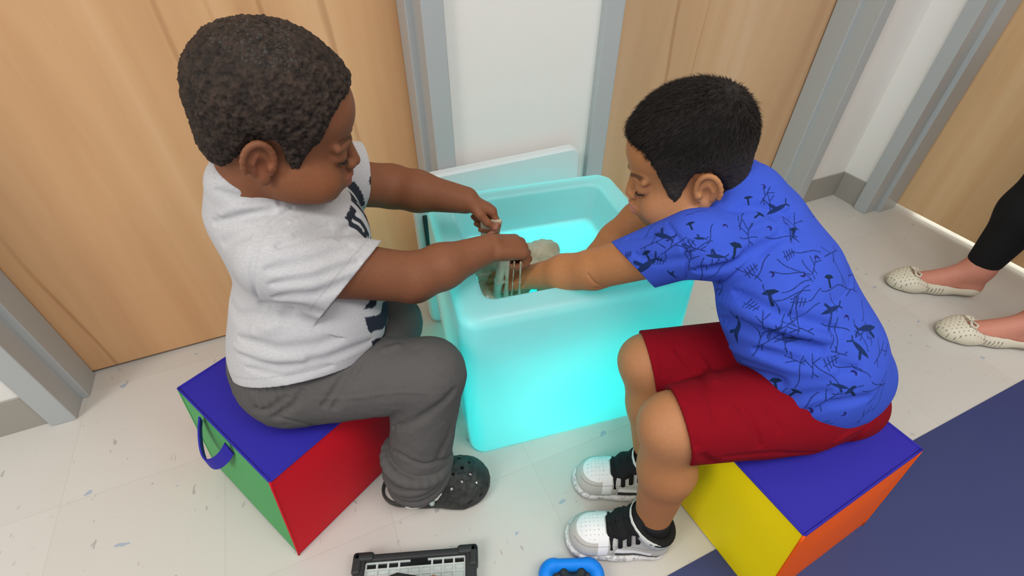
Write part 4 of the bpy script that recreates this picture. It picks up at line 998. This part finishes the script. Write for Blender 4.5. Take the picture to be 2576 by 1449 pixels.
# ------------------------------------------------------------------ speech tablets on the floor
M_case = mat('black_case', (.022, .024, .025), .5, .4); M_screen = mat('tablet_screen', (.01, .012, .012), .12, .5)
M_clear = bpy.data.materials.new('clear_keyguard'); M_clear.use_nodes = True; t = NT(M_clear); t.t.nodes.remove(t.b)
dd = t.n('ShaderNodeBsdfDiffuse', {'Color': (.62, .68, .66, 1)}); tt_ = t.n('ShaderNodeBsdfTransparent'); gg = t.n('ShaderNodeBsdfGlossy', {'Roughness': .1}); mm = t.n('ShaderNodeMixShader', {0: .12, 1: dd.outputs[0], 2: tt_.outputs[0]}); mn = t.n('ShaderNodeMixShader', {0: .08, 1: mm.outputs[0], 2: gg.outputs[0]})
t.t.links.new(mn.outputs[0], t.t.nodes['Material Output'].inputs[0])
tb = empty('speech_tablet', (-.02, .30, 0)); tag(tb, 'tablet in a rugged black case with a clear grid keyguard, lying at the bottom edge', 'tablet')
e0, e1 = at(893, 1394, .028)*[1, 1, 0], at(1197, 1370, .028)*[1, 1, 0]; tx = unit(e1-e0); ty = -np.array([-tx[1], tx[0], 0]); TL = np.linalg.norm(e1-e0)
def tp(a, b_, z): return e0+tx*a+ty*b_+np.array([0, 0, z])
def tbox(mb, a0, b0, z0, a1, b1, z1): mb.box((a0, b0, z0), (a1, b1, z1), lambda q: tp(*q)); return mb
TH = .155
def frame_bar(a0, b0, a1, b1, z0=.0, z1=.026): m_ = MB(); tbox(m_, a0, b0, z0, a1, b1, z1); return m_
m_ = MB(); tbox(m_, 0, .0, .0, TL, TH, .012); m_.build('case_back', M_case, tb, bevel=.004)
for bx_ in ((.004, .001, TL-.004, .014), (.004, TH-.014, TL-.004, TH), (.001, .004, .020, TH-.004), (TL-.020, .004, TL-.001, TH-.004)): frame_bar(*bx_, z0=.010, z1=.026).build('case_rim', M_case, tb, bevel=.004, seg=3)
for a0, b0 in ((-.003, -.003), (TL-.035, -.003), (-.003, TH-.035), (TL-.035, TH-.035)):
    for q in ((a0, b0, a0+.038, b0+.017) if b0 < .05 else (a0, b0+.021, a0+.038, b0+.038), (a0, b0, a0+.017, b0+.038) if a0 < .05 else (a0+.021, b0, a0+.038, b0+.038)):
        m_ = MB(); tbox(m_, q[0], q[1], .0, q[2], q[3], .030); m_.build('corner_bumper', M_case, tb, bevel=.006, seg=3)
m_ = MB(); tbox(m_, .018, .012, .011, TL-.018, TH-.012, .0145); m_.build('screen', M_screen, tb)
kg = MB(); nx_, ny_ = 9, 11; A0, A1, B0, B1 = .021, TL-.021, .015, TH-.015
for i in range(nx_+1):
    a = A0+(A1-A0)*i/nx_; tbox(kg, a-.0016, B0+(0.010 if i in (4, 5) else 0), .0148, a+.0016, B1, .0195)
for j in range(ny_+1):
    b_ = B0+(B1-B0)*j/ny_
    if j == 0:
        tbox(kg, A0, b_-.0016, .0150, A0+(A1-A0)*4/nx_, b_+.0016, .0196); tbox(kg, A0+(A1-A0)*5.6/nx_, b_-.0016, .0150, A1, b_+.0016, .0196)
    else: tbox(kg, A0, b_-.0016, .0150, A1, b_+.0016, .0196)
tbox(kg, A0, B0+.0105, .0148, A1, B1, .0158)
kg.build('keyguard', M_clear, tb)
hn_ = MB(); hp_ = [tp(.02, .075, .03), tp(.045, .060, .043), tp(.085, .052, .050), tp(.115, .058, .044), tp(.135, .064, .040)]
hn_.tube(hp_, [.006, .007, .008, .009, .009], 10, flat=(1, .7)); o = hn_.build('strap', M_case, tb, smooth=True)
for i in range(4): q = MB(); q.tube([tp(.088+.012*i, .066, .045), tp(.094+.012*i, .067, .046)], .0125, 14); q.build('strap_coil', M_case, o, smooth=False, bevel=.0015)
q = MB(); q.tube([tp(.142, .066, .040), tp(.149, .067, .040)], .0165, 20); r_ = q.build('band', mat('orange_band', (.62, .22, .09), .6, .3), tb, bevel=.001); r_['label'] = 'orange band'
q = MB(); q.tube([tp(.1495, .067, .040), tp(.178, .070, .037)], .0155, 20); q.build('strap_end', M_case, tb, bevel=.002)

# blue foam case
bt = empty('tablet_case', (.23, .2, 0)); tag(bt, 'bright blue foam case with black inside beside the nearer white sneaker', 'tablet case')
S = Vol((.13, .08, 0), (.32, .31, .06), .0014); bd = unit((.90, -.37, 0)); bw = unit((-.37, -.90, 0)); bo = np.array([.235, .2535, .018])
def bp(a, b_, z=0): return bo+bd*a+bw*b_+np.array([0, 0, z])
loop = []
for a0, b0, st in ((.030, .022, -PI/2), (.036, .108, 0), (-.036, .108, PI/2), (-.030, .022, PI)):
    for i in range(7): w = st+PI/2*i/6; loop.append(bp(a0+.017*math.cos(w), b0+.017*math.sin(w)))
S.chain(loop+[loop[0]], .0115, .004, 'u', ((0, 0, 1), 1.35)); S.cut((0, 0, 0), (0, 0, -1))
V, Q = S.mesh(); o = mesh_np('foam_rim', V, Q, mat('blue_foam', (.0, .21, .80), .55, .35), bt)
S = Vol((.13, .08, 0), (.32, .31, .06), .0016)
S.chain([bp(-.026, .022, -.006), bp(.026, .022, -.006), bp(.034, .115, -.006), bp(-.034, .115, -.006), bp(-.026, .022, -.006)], .0085, .006); 
for b_ in np.linspace(.02, .12, 7): S.cone(bp(-.032, b_, -.006), bp(.032, b_, -.006), .0085, .0085, .006)
S.chain([bp(-.014, .018, .006), bp(-.008, .030, .007), bp(.010, .030, .007), bp(.018, .018, .006)], .0075, .005); S.cone(bp(0, .05, .004), bp(0, .11, .004), .013, .013, .008); S.cut((0, 0, 0.001), (0, 0, -1))
V, Q = S.mesh(); mesh_np('inner_tray', V, Q, M_case, bt)

# ------------------------------------------------------------------ standing adult at the right (only the lower legs are in the picture)
pC = empty('person', (1.70, .36, 0)); tag(pC, 'standing adult in black leggings and cream flat shoes by the right-hand door', 'person')
feet = (((1.725, .422), unit((-.80, .60, 0))), ((1.655, .222), unit((-.80, .60, 0))))
S = Vol((1.40, .0, .0), (1.95, .80, 1.02), .004)
legs = []
for (h_, d_), hip in zip(feet, ((1.80, .42, .86), (1.75, .26, .86))):
    h_ = np.array([h_[0], h_[1], 0]); an = h_+d_*.035+[0, 0, .095]; kn = lerp(an, hip, .46)+d_*.02; legs.append((an, kn, np.array(hip)))
    S.cone(an, lerp(an, kn, .55)-d_*.012, .033, .050, .03); S.cone(lerp(an, kn, .55)-d_*.012, kn, .050, .052, .03); S.cone(kn, hip, .052, .078, .03)
    S.cone(h_+d_*.025+[0, 0, .032], h_+d_*.19+[0, 0, .022], .029, .021, .02, 'u'); S.cone(an, h_+d_*.14+[0, 0, .028], .029, .022, .03); S.cone(an, h_+d_*.025+[0, 0, .035], .032, .027, .02)
S.ell((1.775, .34, .93), (.12, .15, .11), k=.04); S.cut((0, 0, 1.0), (0, 0, 1))
V, Q = S.mesh(); c = region_col(V, (.58, .24, .17), [(legs[0][0], .05, (.52, .20, .14), .5)]); mesh_np('body', V, Q, col_mat('skin_rosy', .55, .3, .08, 1400, .05, 160), pC, col=c)
S = Vol((1.5, .0, .06), (1.98, .62, 1.05), .004)
for an, kn, hip in legs:
    S.cone(lerp(an, kn, .10), lerp(an, kn, .55), .042, .060, .03); S.cone(lerp(an, kn, .55), kn, .060, .062, .03); S.cone(kn, hip, .062, .090, .03)
S.ell((1.775, .34, .93), (.135, .165, .12), k=.04); S.shell(.013); S.cut((0, 0, 1.01), (0, 0, 1))
S.cut((0, 0, .118), (0, 0, -1)); V, Q = S.mesh(); mesh_np('leggings', V, Q, fabric('black_legging', (.007, .007, .008), (.011, .011, .012), 700), pC)
M_flat = col_mat('cream_flat_leather', .45, .4, .06, 1500, .04, 300)
for (h_, d_), wh in zip(feet, ('farther', 'nearer')):
    root = empty('ballet_flat', (h_[0], h_[1], 0)); tag(root, 'cream perforated flat shoe with a bow, '+('closer to the right-hand door' if wh == 'farther' else 'cut off by the right edge'), 'shoe')
    P = shoe_frame(h_, d_); lo = np.minimum(P(-.03, 0, 0), P(.26, 0, 0))-[.06, .06, .003]; hi = np.maximum(P(-.03, 0, 0), P(.26, 0, 0))+[.06, .06, .07]; S = Vol(lo, hi, .0015)
    S.chain([P(.030, 0, .030), P(.110, .0, .022), P(.185, 0, .022), P(.212, .004, .018)], [.036, .034, .0415, .030], .02, 'u', ((0, 0, 1), .74)); S.cut((0, 0, 0), (0, 0, -1))
    S.chain([P(.028, 0, .042), P(.11, 0, .038), P(.158, 0, .042), P(.166, 0, .052)], [.0305, .0295, .028, .026], .004, 's')
    V, Q = S.mesh(); s_, t_, z_ = loc_of(V, P); c = np.tile(np.array((.66, .61, .49)), (len(V), 1))
    hole = (np.hypot(((s_+.5*((t_+.1)//.009 % 2)*.009) % .009)-.0045, ((t_+.1) % .009)-.0045) < .0014) & (z_ > .010); c[hole & ((s_ > .172) | (s_ > .10))] = (.20, .18, .15); c[z_ < .004] = (.10, .07, .05); c[np.abs(s_-.168+.5*t_*t_/.04) < .0009] = (.30, .26, .2)
    mesh_np('shoe_shell', V, Q, M_flat, root, col=c)
    b = MB(); zc = .057
    for sg in (-1, 1): b.tube([P(.178, 0, zc), P(.186, sg*.008, zc+.004), P(.188, sg*.020, zc+.001), P(.178, sg*.024, zc-.003), P(.170, sg*.015, zc), P(.178, 0, zc)], .0032, 8)
    b.build('bow', mat('cream_bow', (.64, .59, .47), .5, .3), root, smooth=True)
